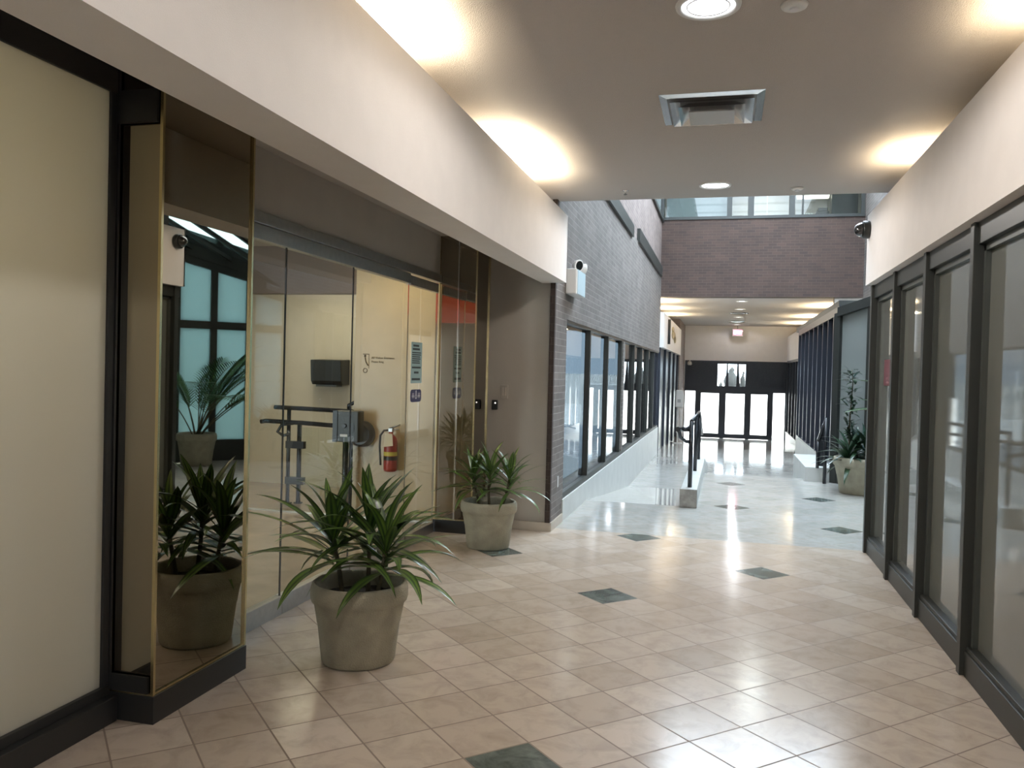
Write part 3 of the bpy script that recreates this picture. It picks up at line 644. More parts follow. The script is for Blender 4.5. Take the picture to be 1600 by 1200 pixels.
for (y, z, ry, rz_) in ((24.6, 2.86, .5, .08), (25.0, 2.70, .9, .13), (25.6, 2.6, .5, .10)):
    pts = [(-1.515, y + ry * math.cos(a * PI / 8), z + rz_ * math.sin(a * PI / 8)) for a in range(16)]
    m.prism(pts, (.012, 0, 0))
m.build('emblem', MT['gold'], t)

# far entrance wall
FY = 33.0
sbox('wall_far', (-2.4, FY, 2.12), (3.2, FY + .2, 3.6), MT['white'])
sbox('wall_far_left', (-2.4, FY, -1.2), (-1.53, FY + .2, 2.12), MT['white'])
sbox('wall_far_right', (2.27, FY, -1.2), (3.2, FY + .2, 2.12), MT['slat'])
w12 = sroot('window_12', (0.4, FY, 1.2))
m = MB()
for k in range(26):      # ribbed dark transom panel, left and right of the clear opening
    x = -1.53 + k * .05
    if x < -.30: m.box((x, FY, 1.14), (x + .036, FY + .06, 2.12))
for k in range(32):
    x = .76 + k * .05
    if x < 2.25: m.box((x, FY, 1.14), (x + .036, FY + .06, 2.12))
m.box((-1.53, FY + .04, 1.14), (-.28, FY + .1, 2.12)); m.box((.76, FY + .04, 1.14), (2.27, FY + .1, 2.12))
m.build('ribbed_panel', MT['slat'], w12)
m = MB(); m.box((-1.53, FY - .02, .93), (2.27, FY + .12, 1.15)); m.box((-.30, FY, 2.0), (.78, FY + .1, 2.12))
m.add([(.02, FY, 1.15), (.14, FY, 1.15), (.10, FY, 2.0), (.05, FY, 2.0), (.02, FY + .08, 1.15), (.14, FY + .08, 1.15), (.10, FY + .08, 2.0), (.05, FY + .08, 2.0)], [(0, 1, 2, 3), (7, 6, 5, 4), (0, 4, 5, 1), (1, 5, 6, 2), (2, 6, 7, 3), (3, 7, 4, 0)])
m.add([(.42, FY, 1.15), (.56, FY, 1.15), (.50, FY, 2.0), (.44, FY, 2.0), (.42, FY + .08, 1.15), (.56, FY + .08, 1.15), (.50, FY + .08, 2.0), (.44, FY + .08, 2.0)], [(0, 1, 2, 3), (7, 6, 5, 4), (0, 4, 5, 1), (1, 5, 6, 2), (2, 6, 7, 3), (3, 7, 4, 0)])
m.build('window_frame', MT['slat'], w12)
box((-.28, FY + .04, 1.15), (.76, FY + .05, 2.0)).build('pane', MT['doorglass'], w12)
posts = [(-1.53, -1.50), (-1.11, -.94), (-.16, 0.0), (.80, .94), (1.64, 1.80), (2.23, 2.27)]
w13 = sroot('window_13', (0.4, FY, -.88))
for a, b_ in posts: box((a, FY, -.88), (b_, FY + .1, .93)).build('mullion', MT['slat'], w13)
for k, (a, b_) in enumerate(((-1.50, -1.11), (1.80, 2.23))): box((a, FY + .04, -.88), (b_, FY + .05, .93)).build('pane', MT['doorglass'], w13)
for k, (a, b_) in enumerate(((-.94, -.16), (0.0, .80), (.94, 1.64))):
    d = sroot('door_%d' % (k + 2), ((a + b_) / 2, FY, -.88))
    m = MB(); m.box((a, FY + .02, -.87), (b_, FY + .07, -.70)); m.box((a, FY + .02, .86), (b_, FY + .07, .93)); m.box((a, FY + .02, -.7), (a + .05, FY + .07, .86)); m.box((b_ - .05, FY + .02, -.7), (b_, FY + .07, .86))
    m.build('door_frame', MT['slat'], d)
    box((a + .05, FY + .04, -.70), (b_ - .05, FY + .05, .86)).build('pane', MT['doorglass'], d)
    MB().tube([(b_ - .10, FY - .03, .0), (b_ - .10, FY - .03, .45)], .015, 8).build('door_handle', MT['chrome'], d)
# outside
sbox('ground', (-40, FY + .6, -1.1), (40, 90, -.89), MT['paving'])
tag(box((-30, 62, -.9), (30, 64, 1.4)).build('building', MT['facade']), 'pale sunlit low building beyond the far entrance doors', 'building')
sbox('added_terrace', (-6, 35.4, -.89), (8, 38.5, 1.03), MT['facade'])  # added white block: keeps the door view evenly bright, carries the shrubs
def shrub(name, x, y, h, w, label):
    prof = [(w * .30, 1.02), (w * .50, 1.1), (w * .5, 1.02 + (h - 1.02) * .35), (w * .42, 1.02 + (h - 1.02) * .55), (w * .16, 1.02 + (h - 1.02) * .74), (w * .20, 1.02 + (h - 1.02) * .88), (.01, h)]
    mb = MB().lathe([(r, z) for r, z in prof], (x, y, 0), 16)
    mb.v = [tuple(Vector(p) + noise.noise_vector(Vector(p) * 5) * .06) for p in mb.v]
    return tag(mb.build(name, MT['silhouette']), label, 'shrub')
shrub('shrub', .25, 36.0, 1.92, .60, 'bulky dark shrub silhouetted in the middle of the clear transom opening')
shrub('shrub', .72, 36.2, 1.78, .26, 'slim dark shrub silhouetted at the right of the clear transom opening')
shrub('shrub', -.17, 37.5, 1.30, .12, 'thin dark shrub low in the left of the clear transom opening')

# ------------------------------------------------------------------ ceiling fittings
def downlight(x, y, z, r, label, mat, group, power=0, col=NEUT):
    t = thing('downlight', label, 'light', (x, y, z), group)
    m = MB(); m.lathe([(r * .80, -.001), (r * .84, -.012), (r * .98, -.010), (r, 0.0)], (x, y, z), 40, cap=False); m.build('trim_ring', MT['plastic'], t)
    MB().lathe([(.001, -.004), (r * .80, -.004)], (x, y, z), 40, cap=False, smooth=False).build('lens', mat, t)
    MB().lathe([(r * .62, -.006), (r * .645, -.012), (r * .67, -.006)], (x, y, z), 40, cap=False).build('inner_ring', MT['plastic'], t)
    if power:
        l = bpy.data.lights.new('downlight_glow', 'SPOT'); l.energy = power; l.color = col; l.spot_size = R(176); l.spot_blend = 0.25; l.shadow_soft_size = r * .7
        lo = bpy.data.objects.new('downlight_glow', l); COL.objects.link(lo); lo.location = (x, y, z - .05)
    return t
G = 'round recessed ceiling downlights'
downlight(-.13, 7.38, CEIL, .14, 'round glowing ceiling downlight above the near end of the brick wall', MT['lamp'], G, 62)
downlight(-.12, 3.80, CEIL, .145, 'large bright round ceiling downlight at the top edge of the view', MT['lamp'], G, 62)
downlight(-.12, 0.3, CEIL, .145, 'round ceiling downlight over the viewer, in front of the first mirrored column', MT['lamp'], G, 62)
for y, lb in ((22.0, 'far ceiling downlight closest to the brick bridge'), (24.6, 'far ceiling downlight just in front of the round air diffuser'), (27.9, 'far ceiling downlight between the two round air diffusers'), (32.0, 'farthest ceiling downlight, right above the exit sign')):
    downlight(.36, y, 3.47, .15, lb, MT['lampF'], G, 16, (0.93, 0.95, 1.0))
for y, lb in ((26.1, 'round ceiling air diffuser in the far corridor, nearer one'), (30.2, 'round ceiling air diffuser in the far corridor, closer to the exit sign')):
    t = thing('air_diffuser', lb, 'vent', (.36, y, 3.47))
    for i, r in enumerate((.12, .20, .30)): MB().lathe([(r - .05, -.03), (r, -.012), (r + .005, -.001)], (.36, y, 3.47), 32, cap=False).build('ring', MT['chrome'], t)
# square diffuser near
t = thing('air_diffuser', 'square silver ceiling air diffuser between the two near downlights', 'vent', (-.125, 5.27, CEIL))
X0, Y0, S_ = -.125, 5.27, .305
def frust(mb, s0, z0, s1, z1):
    vs = [(X0 + a * s0, Y0 + b * s0, z0) for a, b in ((-1, -1), (1, -1), (1, 1), (-1, 1))] + [(X0 + a * s1, Y0 + b * s1, z1) for a, b in ((-1, -1), (1, -1), (1, 1), (-1, 1))]
    mb.add(vs, [(0, 1, 5, 4), (1, 2, 6, 5), (2, 3, 7, 6), (3, 0, 4, 7)])
for i, (s0, z0, s1, z1) in enumerate(((S_, CEIL - .001, S_ - .045, CEIL - .012), (S_ - .06, CEIL - .03, S_ - .12, CEIL + .0 - .002), (S_ - .11, CEIL - .045, S_ - .17, CEIL - .004))):
    m = MB(); frust(m, s0, z0, s1, z1); m.build('louvre_ring', MT['satin'], t)
m = MB(); frust(m, .135, CEIL - .055, .09, CEIL - .01); m.box((X0 - .135, Y0 - .135, CEIL - .060), (X0 + .135, Y0 + .135, CEIL - .053)); m.build('centre_plate', MT['greyplastic'], t)
box((X0 - .28, Y0 - .28, CEIL - .003), (X0 + .28, Y0 + .28, CEIL - .001)).build('back_plate', MT['greyplastic'], t)
for x, y, r, lb in ((.56, 7.6, .055, 'small round white ceiling sensor near the hall edge of the ceiling'), (.25, 3.87, .06, 'small round white ceiling sensor beside the large near downlight')):
    t = thing('ceiling_sensor', lb, 'sensor', (x, y, CEIL))
    MB().lathe([(r * .7, -.018), (r * .9, -.012), (r, 0)], (x, y, CEIL), 28).build('housing', MT['plastic'], t)
    MB().lathe([(r * .3, -.026), (r * .35, -.018)], (x, y, CEIL), 20).build('lens', MT['whiteink'], t)
t = thing('sprinkler', 'tiny chrome sprinkler head on the ceiling near the left bulkhead end', 'sprinkler', (-.92, 7.5, CEIL))
MB().lathe([(.03, 0), (.028, -.006), (.008, -.008), (.008, -.03), (.018, -.032), (.018, -.036)][::-1], (-.92, 7.5, CEIL), 16).build('head', MT['chrome'], t)

# ------------------------------------------------------------------ exit sign
t = thing('exit_sign', 'red lit exit sign hanging from the far corridor ceiling', 'sign', (.41, 32.6, 3.2))
box((.22, 32.58, 3.06), (.60, 32.66, 3.34)).build('housing', MT['greyplastic'], t, .01)
box((.245, 32.572, 3.10), (.575, 32.58, 3.31)).build('face', MT['exit'], t)
text_mb('EXIT', .17, (.255, 32.569, 3.145), (1, 0, 0), (0, 0, 1)).build('lettering', MT['exitlet'], t)
MB().tube([(.41, 32.62, 3.34), (.41, 32.62, 3.47)], .02, 8).build('stem', MT['greyplastic'], t)

# ------------------------------------------------------------------ emergency light on brick
t = thing('emergency_light', 'white emergency light with two lamp heads on the near brick wall', 'light', (BX, 8.6, 2.45))
box((BX, 8.28, 2.345), (BX + .115, 8.80, 2.60)).build('battery_case', MT['plastic'], t, .012)
box((BX + .115, 8.33, 2.35), (BX + .121, 8.78, 2.595)).build('front_panel', MT['ltblue'], t, label='pale blue front panel')
MB().tube([(BX + .05, 8.6, 2.60), (BX + .05, 8.6, 2.64)], .025, 10).build('bracket', MT['plastic'], t)
for y, d in ((8.48, -1), (8.78, 1)):
    m = MB(); m.lathe([(.02, -.05), (.05, -.02), (.062, .03), (.058, .035)], (0, 0, 0), 20)
    m.xf(Matrix.Translation((BX + .08, y, 2.655)) @ Vector((.75, .55 * d, -.15)).to_track_quat('Z', 'Y').to_matrix().to_4x4())
    h = m.build('lamp_head', MT['plastic'], t)
    m = MB(); m.lathe([(.001, .036), (.048, .036)], (0, 0, 0), 20, cap=False); m.xf(Matrix.Translation((BX + .08, y, 2.655)) @ Vector((.75, .55 * d, -.15)).to_track_quat('Z', 'Y').to_matrix().to_4x4())
    m.build('lamp_lens', MT['chrome'], h)

# dome camera on right bulkhead end
def dome(x, y, z, r, label, flat):
    t = thing('security_camera', label, 'camera', (x, y, z))
    MB().lathe([(r * .96, 0), (r * 1.05, .0 - .01), (r * 1.05, -.055), (r * .95, -.06)][::-1], (x, y, z), 28, axis='x').build('housing', MT['greyblk'], t)
    pr = [(r * .85 * math.cos(a * PI / 16), -.06 - r * .95 * math.sin(a * PI / 16)) for a in range(0, 8)] + [(.002, -.06 - r * .95)]
    MB().lathe(pr[::-1], (x, y, z), 28, axis='x').build('dome', MT['domeglass'], t)
    return t
dome(1.20, 7.86, 2.87, .075, 'black dome security camera on the end of the right bulkhead', 0)
t = thing('security_camera', 'small white camera bracketed at the top left of the far entrance', 'camera', (-1.38, 32.9, 2.0))
MB().lathe([(.06, 0), (.09, .05), (.07, .14), (.01, .17)], (-1.35, 32.85, 1.92), 16).build('housing', MT['plastic'], t)
MB().tube([(-1.35, 32.86, 2.08), (-1.35, 32.96, 2.1), (-1.35, 33.0, 2.1)], .02, 8).build('bracket', MT['plastic'], t)

# ------------------------------------------------------------------ recess wall plates
t = thing('card_reader', 'small black card reader with a white light on the beige recess wall', 'card reader', (-2.185, 7.83, 1.2))
box((-2.215, 7.81, 1.16), (-2.155, 7.83, 1.255)).build('housing', MT['greyblk'], t, .006)
MB().lathe([(.001, -.0225), (.007, -.0225), (.007, -.02)], (-2.178, 7.83, 1.225), 12, axis='y').build('indicator', emis('reader light', (1, .95, .9), 2.0), t)
t = thing('switch_plate', 'beige blank switch plate above right of the black card reader', 'switch', (-2.08, 7.83, 1.32))
box((-2.13, 7.822, 1.27), (-2.055, 7.83, 1.405)).build('plate', MT['recess'], t, .003)
m = MB(); m.box((-2.112, 7.818, 1.30), (-2.098, 7.822, 1.38)); m.box((-2.087, 7.818, 1.30), (-2.073, 7.822, 1.38)); m.build('rocker', MT['beigestone'], t)
tag(box((BX, 8.08, .39), (BX + .008, 8.16, .50)).build('outlet_plate', MT['greyplastic'], None, .003), 'small grey outlet plate low on the brick wall end', 'outlet')

# ------------------------------------------------------------------ lobby contents
t = thing('paper_towel_dispenser', 'black paper towel dispenser on the lobby back wall', 'dispenser', (-4.82, 9.65, 1.45))
m = MB(); m.prism([(-5.04, 9.65, 1.31), (-5.04, 9.45, 1.31), (-5.04, 9.41, 1.36), (-5.04, 9.39, 1.62), (-5.04, 9.65, 1.63)], (.42, 0, 0)); m.build('cover', MT['greyblk'], t, .01)
box((-4.98, 9.44, 1.285), (-4.70, 9.60, 1.31)).build('outlet', MT['box'], t)
t = thing('wall_sign', 'faint printed notice and pictogram on the yellow lobby wall', 'sign', (-3.5, 7.838, 1.6))
m = MB()
fx = -3.61
m.box((fx, 7.836, 1.675), (fx + .07, 7.839, 1.682)); m.box((fx + .066, 7.836, 1.53), (fx + .07, 7.839, 1.682))
m.lathe([(.001, -.003), (.012, -.003), (.012, 0)], (fx + .025, 7.839, 1.660), 12, axis='y')
m.tube([(fx + .025, 7.837, 1.645), (fx + .035, 7.837, 1.60), (fx + .06, 7.837, 1.56)], .006, 6)
m.lathe([(.019, -.003), (.019, 0), (.025, 0), (.025, -.003)], (fx + .03, 7.839, 1.51), 18, axis='y', cap=False)
m.build('pictogram', MT['brownink'], t)
text_mb('All Visitor Entrance', .032, (-3.515, 7.837, 1.632), (1, 0, 0), (0, 0, 1)).build('lettering', MT['brownink'], t)
text_mb('Please Ring', .030, (-3.515, 7.837, 1.592), (1, 0, 0), (0, 0, 1)).build('lettering', MT['brownink'], t)
# poster and sticker on glass door
t = thing('notice_poster', 'pale teal opening hours notice stuck on the glass lobby door', 'poster', (GX, 6.83, 1.6))
box((GX + .001, 6.70, 1.415), (GX + .003, 6.96, 1.775)).build('sheet', MT['tealpaper'], t)
m = MB()
for i, (z, h, a, b_) in enumerate(((1.735, .018, 6.74, 6.88), (1.705, .018, 6.73, 6.90), (1.678, .010, 6.72, 6.93), (1.660, .010, 6.72, 6.93), (1.642, .010, 6.72, 6.91), (1.624, .010, 6.72, 6.92), (1.606, .010, 6.72, 6.90), (1.588, .010, 6.72, 6.91), (1.545, .016, 6.72, 6.93), (1.50, .018, 6.77, 6.88), (1.44, .020, 6.72, 6.92))):
    m.box((GX + .003, a, z), (GX + .0035, b_, z + h))
m.build('print', MT['ink'], t)
t = thing('washroom_sticker', 'navy rounded sticker with white figures below the door notice', 'sticker', (GX, 6.84, 1.31))
pts = []
for cx_, cz_, a0 in ((6.96 - .04, 1.36 - .03, 0), (6.70 + .04, 1.36 - .03, 90), (6.70 + .04, 1.25 + .03, 180), (6.96 - .04, 1.25 + .03, 270)):
    for k in range(5):
        aa = R(a0 + k * 22.5); pts.append((GX + .001, cx_ + .04 * math.cos(aa), cz_ + .03 * math.sin(aa)))
m = MB(); m.prism(pts, (.002, 0, 0)); m.build('sheet', MT['bluelab'], t)
m = MB(); m.lathe([(.012, 0), (.012, .0015), (.019, .0015), (.019, 0)], (GX + .003, 6.83, 1.295), 18, axis='x', cap=False)
m.lathe([(.010, 0), (.010, .0015)], (GX + .003, 6.83, 1.342), 14, axis='x'); m.box((GX + .003, 6.822, 1.31), (GX + .0045, 6.838, 1.335))
m.box((GX + .003, 6.73, 1.30), (GX + .0045, 6.79, 1.306)); m.box((GX + .003, 6.87, 1.30), (GX + .0045, 6.93, 1.306))
for y in (6.745, 6.775, 6.885, 6.915): m.box((GX + .003, y - .004, 1.285), (GX + .0045, y + .004, 1.33))
m.build('figures', MT['whiteink'], t)
# fire extinguisher on the yellow wall
ex, ey = -3.245, 7.75
t = thing('fire_extinguisher', 'red fire extinguisher with paper tag on the yellow lobby wall', 'fire extinguisher', (ex, ey, .5))
MB().lathe([(.055, .50), (.066, .51), (.068, .53), (.068, .80), (.060, .835), (.035, .865), (.022, .875), (.022, .90)], (ex, ey, 0), 28).build('cylinder', MT['red'], t)
MB().lathe([(.0688, .66), (.0688, .70)], (ex, ey, 0), 28, cap=False).build('label_band', MT['yellowlab'], t, label='yellow label band')
MB().lathe([(.0688, .615), (.0688, .655)], (ex, ey, 0), 28, cap=False).build('label_band', MT['greyblk'], t, label='black label band')
m = MB(); m.box((ex - .02, ey - .02, .90), (ex + .02, ey + .02, .935)); m.tube([(ex - .02, ey, .93), (ex + .10, ey - .01, .975)], .009, 8); m.tube([(ex, ey, .92), (ex + .09, ey - .01, .93)], .007, 8)
m.build('valve_handle', MT['steel'], t)
MB().tube([(ex - .02, ey, .915), (ex - .07, ey - .01, .91), (ex - .105, ey - .02, .86), (ex - .11, ey - .02, .75), (ex - .10, ey - .02, .62), (ex - .095, ey - .02, .56)], .011, 10).build('hose', MT['greyblk'], t)
m = MB(); m.prism([(ex - .045, ey - .075, .75), (ex + .055, ey - .075, .765), (ex + .045, ey - .075, .885), (ex - .035, ey - .075, .89)], (0, .003, 0)); m.build('paper_tag', MT['paper'], t)
box((ex - .02, ey + .06, .70), (ex + .02, 7.84, .76)).build('wall_bracket', MT['steel'], t)
# lift guard rail
t = thing('guard_rail', 'black tube guard rail with glass infill standing inside the lobby', 'railing', (-4.3, 8.3, 0))
RR = MT['rail']
MB().tube([(-4.70, 8.3, 0), (-4.70, 8.3, 1.06)], .022, 12).build('post', RR, t)
MB().tube([(-4.60, 8.36, 0), (-4.60, 8.36, .92)], .026, 12).build('post', RR, t)
MB().tube([(-3.93, 8.3, 0), (-3.93, 8.3, 1.06)], .026, 12).build('post', RR, t)
MB().tube([(-4.88, 8.3, 1.07), (-4.5, 8.3, 1.065), (-3.93, 8.3, 1.055), (-3.87, 8.0, 1.05), (-3.84, 7.78, 1.05)], .025, 12).build('top_rail', RR, t)
MB().tube([(-5.02, 8.25, .905), (-4.96, 8.25, .915), (-4.5, 8.25, .91), (-3.95, 8.25, .89), (-3.87, 8.0, .89), (-3.84, 7.78, .89)], .025, 12).build('mid_rail', RR, t)
MB().tube([(-4.62, 8.25, .90), (-4.76, 8.25, .88), (-4.81, 8.25, .80), (-4.74, 8.25, .76), (-4.66, 8.25, .78)], .018, 10).build('rail_bracket', RR, t)
MB().tube([(-4.0, 8.35, 1.06), (-4.0, 8.35, 1.12), (-3.94, 8.35, 1.15), (-3.75, 8.35, 1.15)], .022, 12).build('return_rail', RR, t)
m = MB()
for (x0, x1, z) in ((-4.72, -4.50, .62), (-4.72, -4.50, .22), (-4.0, -3.86, .36)): box((x0, 8.27, z), (x1, 8.33, z + .08)).build('glass_clamp', RR, t)
box((-4.55, 8.296, .08), (-3.98, 8.304, .86)).build('glass_infill', MT['glass'], t)
for x in (-4.70, -4.60, -3.93): MB().lathe([(.05, 0), (.05, .012)], (x, 8.3 if x != -4.60 else 8.36, 0), 18).build('foot_plate', RR, t)
t = thing('control_box', 'graphite steel control box on the lobby rail by the glass', 'control box', (-3.67, 7.67, .9))
box((-3.80, 7.60, .785), (-3.535, 7.74, 1.10)).build('case', MT['box'], t, .01)
box((-3.81, 7.59, .785), (-3.76, 7.60, 1.10)).build('hinge_strip', MT['greyblk'], t)
MB().lathe([(.018, -.02), (.022, -.01), (.022, 0)], (-3.68, 7.60, .95), 16, axis='y').build('knob', MT['greyblk'], t)
box((-3.73, 7.595, .84), (-3.65, 7.60, .865)).build('label_plate', MT['whiteink'], t)
box((-3.61, 7.594, .90), (-3.58, 7.60, .97)).build('lock', MT['greyblk'], t)
MB().tube([(-3.70, 7.67, 0), (-3.70, 7.67, .785)], .03, 12).build('pedestal', RR, t)
t = thing('wall_bumper', 'round black wall disc behind the graphite control box', 'door stop', (-3.60, 7.84, .86))
MB().lathe([(.105, -.11), (.13, -.09), (.135, -.02), (.12, 0)], (-3.58, 7.84, .86), 36, axis='y').build('disc', MT['greyblk'], t)
t = thing('wall_handrail', 'short black handrail end on the lobby left, beside the mirrored column', 'railing', (-5.9, 9.0, .85))
MB().tube([(-6.4, 8.9, .82), (-6.1, 8.9, .84), (-5.86, 8.9, .88)], .03, 10).build('rail', RR, t)
MB().tube([(-6.05, 8.9, .83), (-6.10, 8.9, .72), (-6.3, 8.9, .64), (-6.48, 8.9, .64)], .025, 10).build('bracket', RR, t)
t = thing('lobby_sign', 'red lobby sign below the ceiling, seen mirrored in the far column', 'sign', (-3.5, 4.4, 2.6))
box((-3.95, 4.30, 2.16), (-3.05, 4.36, 2.74)).build('panel', MT['redsign'], t, .01)
MB().tube([(-3.5, 4.33, 2.74), (-3.5, 4.33, 2.80)], .02, 8).build('stem', MT['steel'], t)

# ------------------------------------------------------------------ kerb and handrails in the hall
k = thing('kerb', 'low grey concrete kerb dividing ramp and steps, under the centre handrail', 'kerb', (-.37, 11.5, 0))
m = MB(); m.prism([(-.47, 9.82, .213), (-.47, 13.7, .213), (-.47, 16.5, -.2), (-.47, 16.5, -.5), (-.47, 9.82, -.3)][::-1], (.19, 0, 0)); m.build('body', MT['stone'], k, .006)
box((-.474, 9.806, -.0), (-.276, 9.826, .216)).build('end_cap', MT['concrete'], k, .004)
t = thing('handrail', 'black handrail with three posts standing on the central concrete kerb', 'handrail', (-.37, 11, .21), 'black stair handrails')
for y, h in ((10.02, 1.0), (11.75, .98), (13.4, .92)):
    MB().tube([(-.37, y, .214), (-.37, y, h)], .026, 12).build('post', RR, t)
MB().tube([(-.37, 10.0, 1.0), (-.37, 13.2, .97), (-.37, 14.9, .55), (-.37, 15.1, .50)], .024, 12).build('top_rail', RR, t)
MB().tube([(-.37, 10.05, .90), (-.44, 10.02, .90), (-.50, 9.9, .91), (-.50, 9.66, .92), (-.50, 9.5, .93)], .03, 10).build('rail_end', RR, t)
MB().tube([(-.50, 9.75, .91), (-.49, 9.85, .82), (-.43, 9.98, .76), (-.37, 10.02, .75)], .02, 10).build('rail_bracket', RR, t)
MB().tube([(-.44, 9.9, .90), (-.44, 13.2, .80), (-.44, 16.3, .42)], .02, 10).build('side_rail', RR, t)
t = thing('handrail', 'short sloping black handrail by the potted plants at the steps', 'handrail', (1.45, 12.9, 0), 'black stair handrails')
MB().tube([(1.455, 12.88, 0), (1.455, 12.88, .97)], .026, 12).build('post', RR, t)
MB().tube([(1.36, 12.96, .215), (1.36, 12.96, .62)], .024, 12).build('post', RR, t)
MB().tube([(1.455, 12.88, .97), (1.36, 12.96, .64)], .018, 10).build('sloped_rail', MT['chrome'], t)
MB().tube([(1.455, 12.88, .95), (1.36, 12.96, .61)], .024, 10).build('top_rail', RR, t)
m = MB(); m.prism([(1.44, 12.90, .25), (1.44, 12.90, .92), (1.36, 12.97, .60), (1.36, 12.97, .25)], (.004, .004, 0)); m.build('infill_panel', MT['rail'], t)

# hand sanitizer stand far left
t = thing('sanitizer_stand', 'white hand sanitizer stand by the far left black shopfront', 'dispenser', (-1.40, 25.6, -.5))
MB().lathe([(.16, -.56), (.16, -.53), (.02, -.52), (.02, .55)], (-1.36, 25.6, 0), 20).build('pole', MT['plastic'], t)
box((-1.44, 25.5, .55), (-1.20, 25.72, 1.08)).build('housing', MT['plastic'], t, .03)
box((-1.38, 25.49, .70), (-1.28, 25.50, .80)).build('nozzle', MT['greyplastic'], t)

# ------------------------------------------------------------------ potted plants
POT = [(.155, 0), (.185, .0), (.192, .012), (.215, .20), (.220, .215), (.221, .225), (.236, .31), (.242, .318), (.250, .325), (.255, .345), (.255, .385), (.247, .412), (.236, .420), (.222, .410), (.214, .36), (.210, .30)]
def pot(parent, c, s=1.0, sh=1.0):
    m = MB(); m.lathe([(r * s, z * s * sh) for r, z in POT], c, 64); m.build('pot', MT['pot'], parent)
    m = MB(); m.lathe([(.001, .335), (.10, .345), (.214, .335)], (0, 0, 0), 28, cap=False)
    m.v = [(c[0] + p[0] * s, c[1] + p[1] * s, c[2] + p[2] * s * sh + noise.noise(Vector(p) * 30) * .012) for p in m.v]
    m.build('soil', MT['soil'], parent)
def strap(mb, base, az, L, w, el, droop, fold=.25, n=9, twist=0.0):
    """arched strap leaf from base; el start elevation, droop total bend in radians"""
    p = Vector(base); pts = []; e = el; az_ = az
    for i in range(n + 1):
        t = i / n; pts.append((p.copy(), e, az_, t))
        st = L / n; d = Vector((math.cos(az_) * math.cos(e), math.sin(az_) * math.cos(e), math.sin(e)))
        p = p + d * st; e -= droop / n * (0.5 + 1.1 * t); az_ += twist / n
    vs = []; fs = []; uv = []
    for (q, e_, a_, t) in pts:
        ww = w * (0.35 + 1.9 * t if t < .34 else 1.0 * (1 - ((t - .34) / .66) ** 2.2)) * .5; ww = max(ww, .0008)
        side = Vector((-math.sin(a_), math.cos(a_), 0)); nn = Vector((-math.cos(a_) * math.sin(e_), -math.sin(a_) * math.sin(e_), math.cos(e_)))
        vs += [q - side * ww + nn * ww * fold, q, q + side * ww + nn * ww * fold]
    for i in range(n):
        a = i * 3
        fs += [(a, a + 1, a + 4, a + 3), (a + 1, a + 2, a + 5, a + 4)]
        t0, t1 = i / n, (i + 1) / n
        uv += [[(0, t0), (.5, t0), (.5, t1), (0, t1)], [(.5, t0), (1, t0), (1, t1), (.5, t1)]]
    mb.add(vs, fs, True, uv)
def rosette(mb, base, n, L, w, rnd, spread=1.0):
    for i in range(n):
        f = i / (n - 1)                       # 0 lowest, 1 heart of the rosette
        az = i * 2.399 + rnd.uniform(-.3, .3)
        el = R(4 + 74 * f ** 1.25) + rnd.uniform(-.12, .12)
        dr = (1.15 - .50 * f) * rnd.uniform(.5, 1.35) * spread
        l = L * (.80 + .32 * math.sin(PI * min(1, f + .15))) * rnd.uniform(.85, 1.12)
        b = Vector(base) + Vector((0, 0, -.15 + .17 * f))
        strap(mb, b, az, l, w * rnd.uniform(.85, 1.15), el, dr, rnd.uniform(.15, .45), twist=rnd.uniform(-.5, .5))
def strap_plant(c, s, seed, label, stems, L=.50, w=.052, n=34, mat='leaf', group='potted strap-leaf plants', sh=1.0, tall=False):
    rnd = random.Random(seed)
    t = thing('potted_plant', label, 'potted plant', c, group)
    pot(t, c, s, sh)
    fm = MB()
    for (dx, dy, h, lx, ly) in stems:
        b = Vector((c[0] + dx * s, c[1] + dy * s, c[2] + .33 * s * sh)); tp = b + Vector((lx * s, ly * s, h * s)); mid = (b + tp) / 2 + Vector((rnd.uniform(-.015, .015), rnd.uniform(-.015, .015), 0))
        MB().tube([b, mid, tp], [.014 * s, .012 * s, .011 * s], 8).build('stem', MT['stem'], t)
        rosette(fm, tp, n, L * s, w * s, rnd)
    if tall:     # a slim leafy shoot rising behind the rosettes
        b = Vector((c[0] - .15, c[1] + .16, c[2] + .36)); pts = [b, b + Vector((-.01, .02, .55)), b + Vector((.02, .02, 1.15)), b + Vector((.0, .03, 1.32))]
        MB().tube(pts, [.013, .010, .007, .003], 8).build('stem', MT['stem'], t)
        for k in range(110):
            z = rnd.uniform(.35, 1.32); strap(fm, b + Vector((rnd.uniform(-.05, .05), .02 + rnd.uniform(-.05, .05), z)), rnd.uniform(0, 6.28), rnd.uniform(.10, .19), .045, rnd.uniform(-.2, .9), .8, .2, 4)
    fm.build('foliage', MT[mat], t)
    return t
strap_plant((-1.84, 4.02, 0), 1.0, 5, 'large striped-leaf plant in a round sandy pot, nearest the mirrored column',
            [(-.10, .00, .30, -.06, .0), (.03, .04, .36, -.01, .03), (.11, -.03, .29, .05, -.01)], L=.47, w=.060, n=27)
strap_plant((-1.97, 6.94, 0), .97, 9, 'striped-leaf plant in a sandy pot standing against the far mirrored column',
            [(-.09, .03, .30, -.08, .02), (.02, -.04, .33, .0, -.02), (.10, .03, .31, .08, .0)], L=.38, w=.042, n=26)
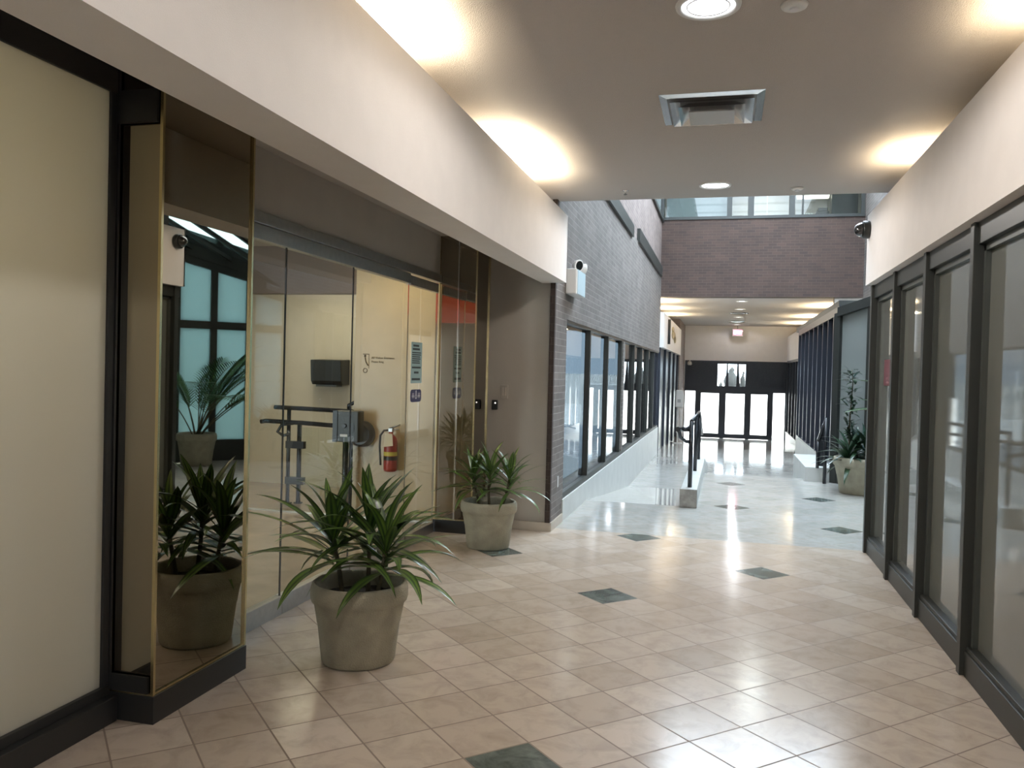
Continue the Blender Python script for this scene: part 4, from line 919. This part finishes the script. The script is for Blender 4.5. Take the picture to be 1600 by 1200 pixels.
strap_plant((1.84, 12.02, 0), 1.5, 21, 'dark bushy plant in a wide pale planter behind the storefront end',
            [(-.10, -.05, .08, -.03, .0), (.03, .03, .16, .0, .0), (.10, -.06, .06, .03, -.02), (-.03, .10, .12, -.02, .03)], L=.31, w=.040, n=28, mat='darkleaf', sh=.78, tall=True)
def palm_plant(c, s, label):
    rnd = random.Random(4)
    t = thing('potted_palm', label, 'potted plant', c)
    pot(t, c, s)
    st = MB(); fm = MB(); TH = .75
    fr = [(200, 1.25, 74, 1.1), (165, 1.35, 66, 1.25), (235, 1.2, 62, 1.2), (120, 1.25, 72, 1.2), (300, 1.2, 66, 1.2), (30, 1.2, 66, 1.3), (185, 1.05, 84, .7), (80, 1.15, 78, .9), (345, 1.1, 80, .9), (212, 1.3, 52, 1.35), (145, 1.3, 55, 1.4), (175, 1.45, 50, 1.2), (136, 1.70, 62, .9), (143, 1.65, 55, 1.0), (130, 1.65, 68, .9), (139, 1.5, 47, .9), (133, 1.9, 66, .75), (150, 1.5, 74, .95)]
    for (a, L, el, dr) in fr:
        a = R(a); p = Vector((c[0] + rnd.uniform(-.04, .04), c[1] + rnd.uniform(-.04, .04), .33 * s)); e = R(el); n = 36; pts = []; L *= 1.25
        for i in range(n + 1):
            pts.append(p.copy()); d = Vector((math.cos(a) * math.cos(e), math.sin(a) * math.cos(e), math.sin(e))); p = p + d * L / n; e -= dr / n * (.3 + 1.3 * i / n)
            if i >= 13:
                side = Vector((-math.sin(a), math.cos(a), 0)); tt = (i - 13) / (n - 13)
                ll = .36 * (math.sin(PI * (.22 + .72 * tt))) + .05
                for sgn in (-1, 1):
                    dd = (d * .75 + side * sgn * .9).normalized(); az = math.atan2(dd.y, dd.x); el2 = math.asin(max(-1, min(1, dd.z))) + .15
                    strap(fm, pts[-1], az, ll, .022, el2, .55, .3, 5)
        st.tube(pts, [.010 * (1 - .7 * i / n) for i in range(n + 1)], 6)
    st.build('frond_stalk', MT['stem'], t); fm.build('foliage', MT['palm'], t)
    return t
palm_plant((3.05, 10.9, 0), 1.15, 'feathery palm in a pale pot in the glazed alcove, mirrored in the near column')
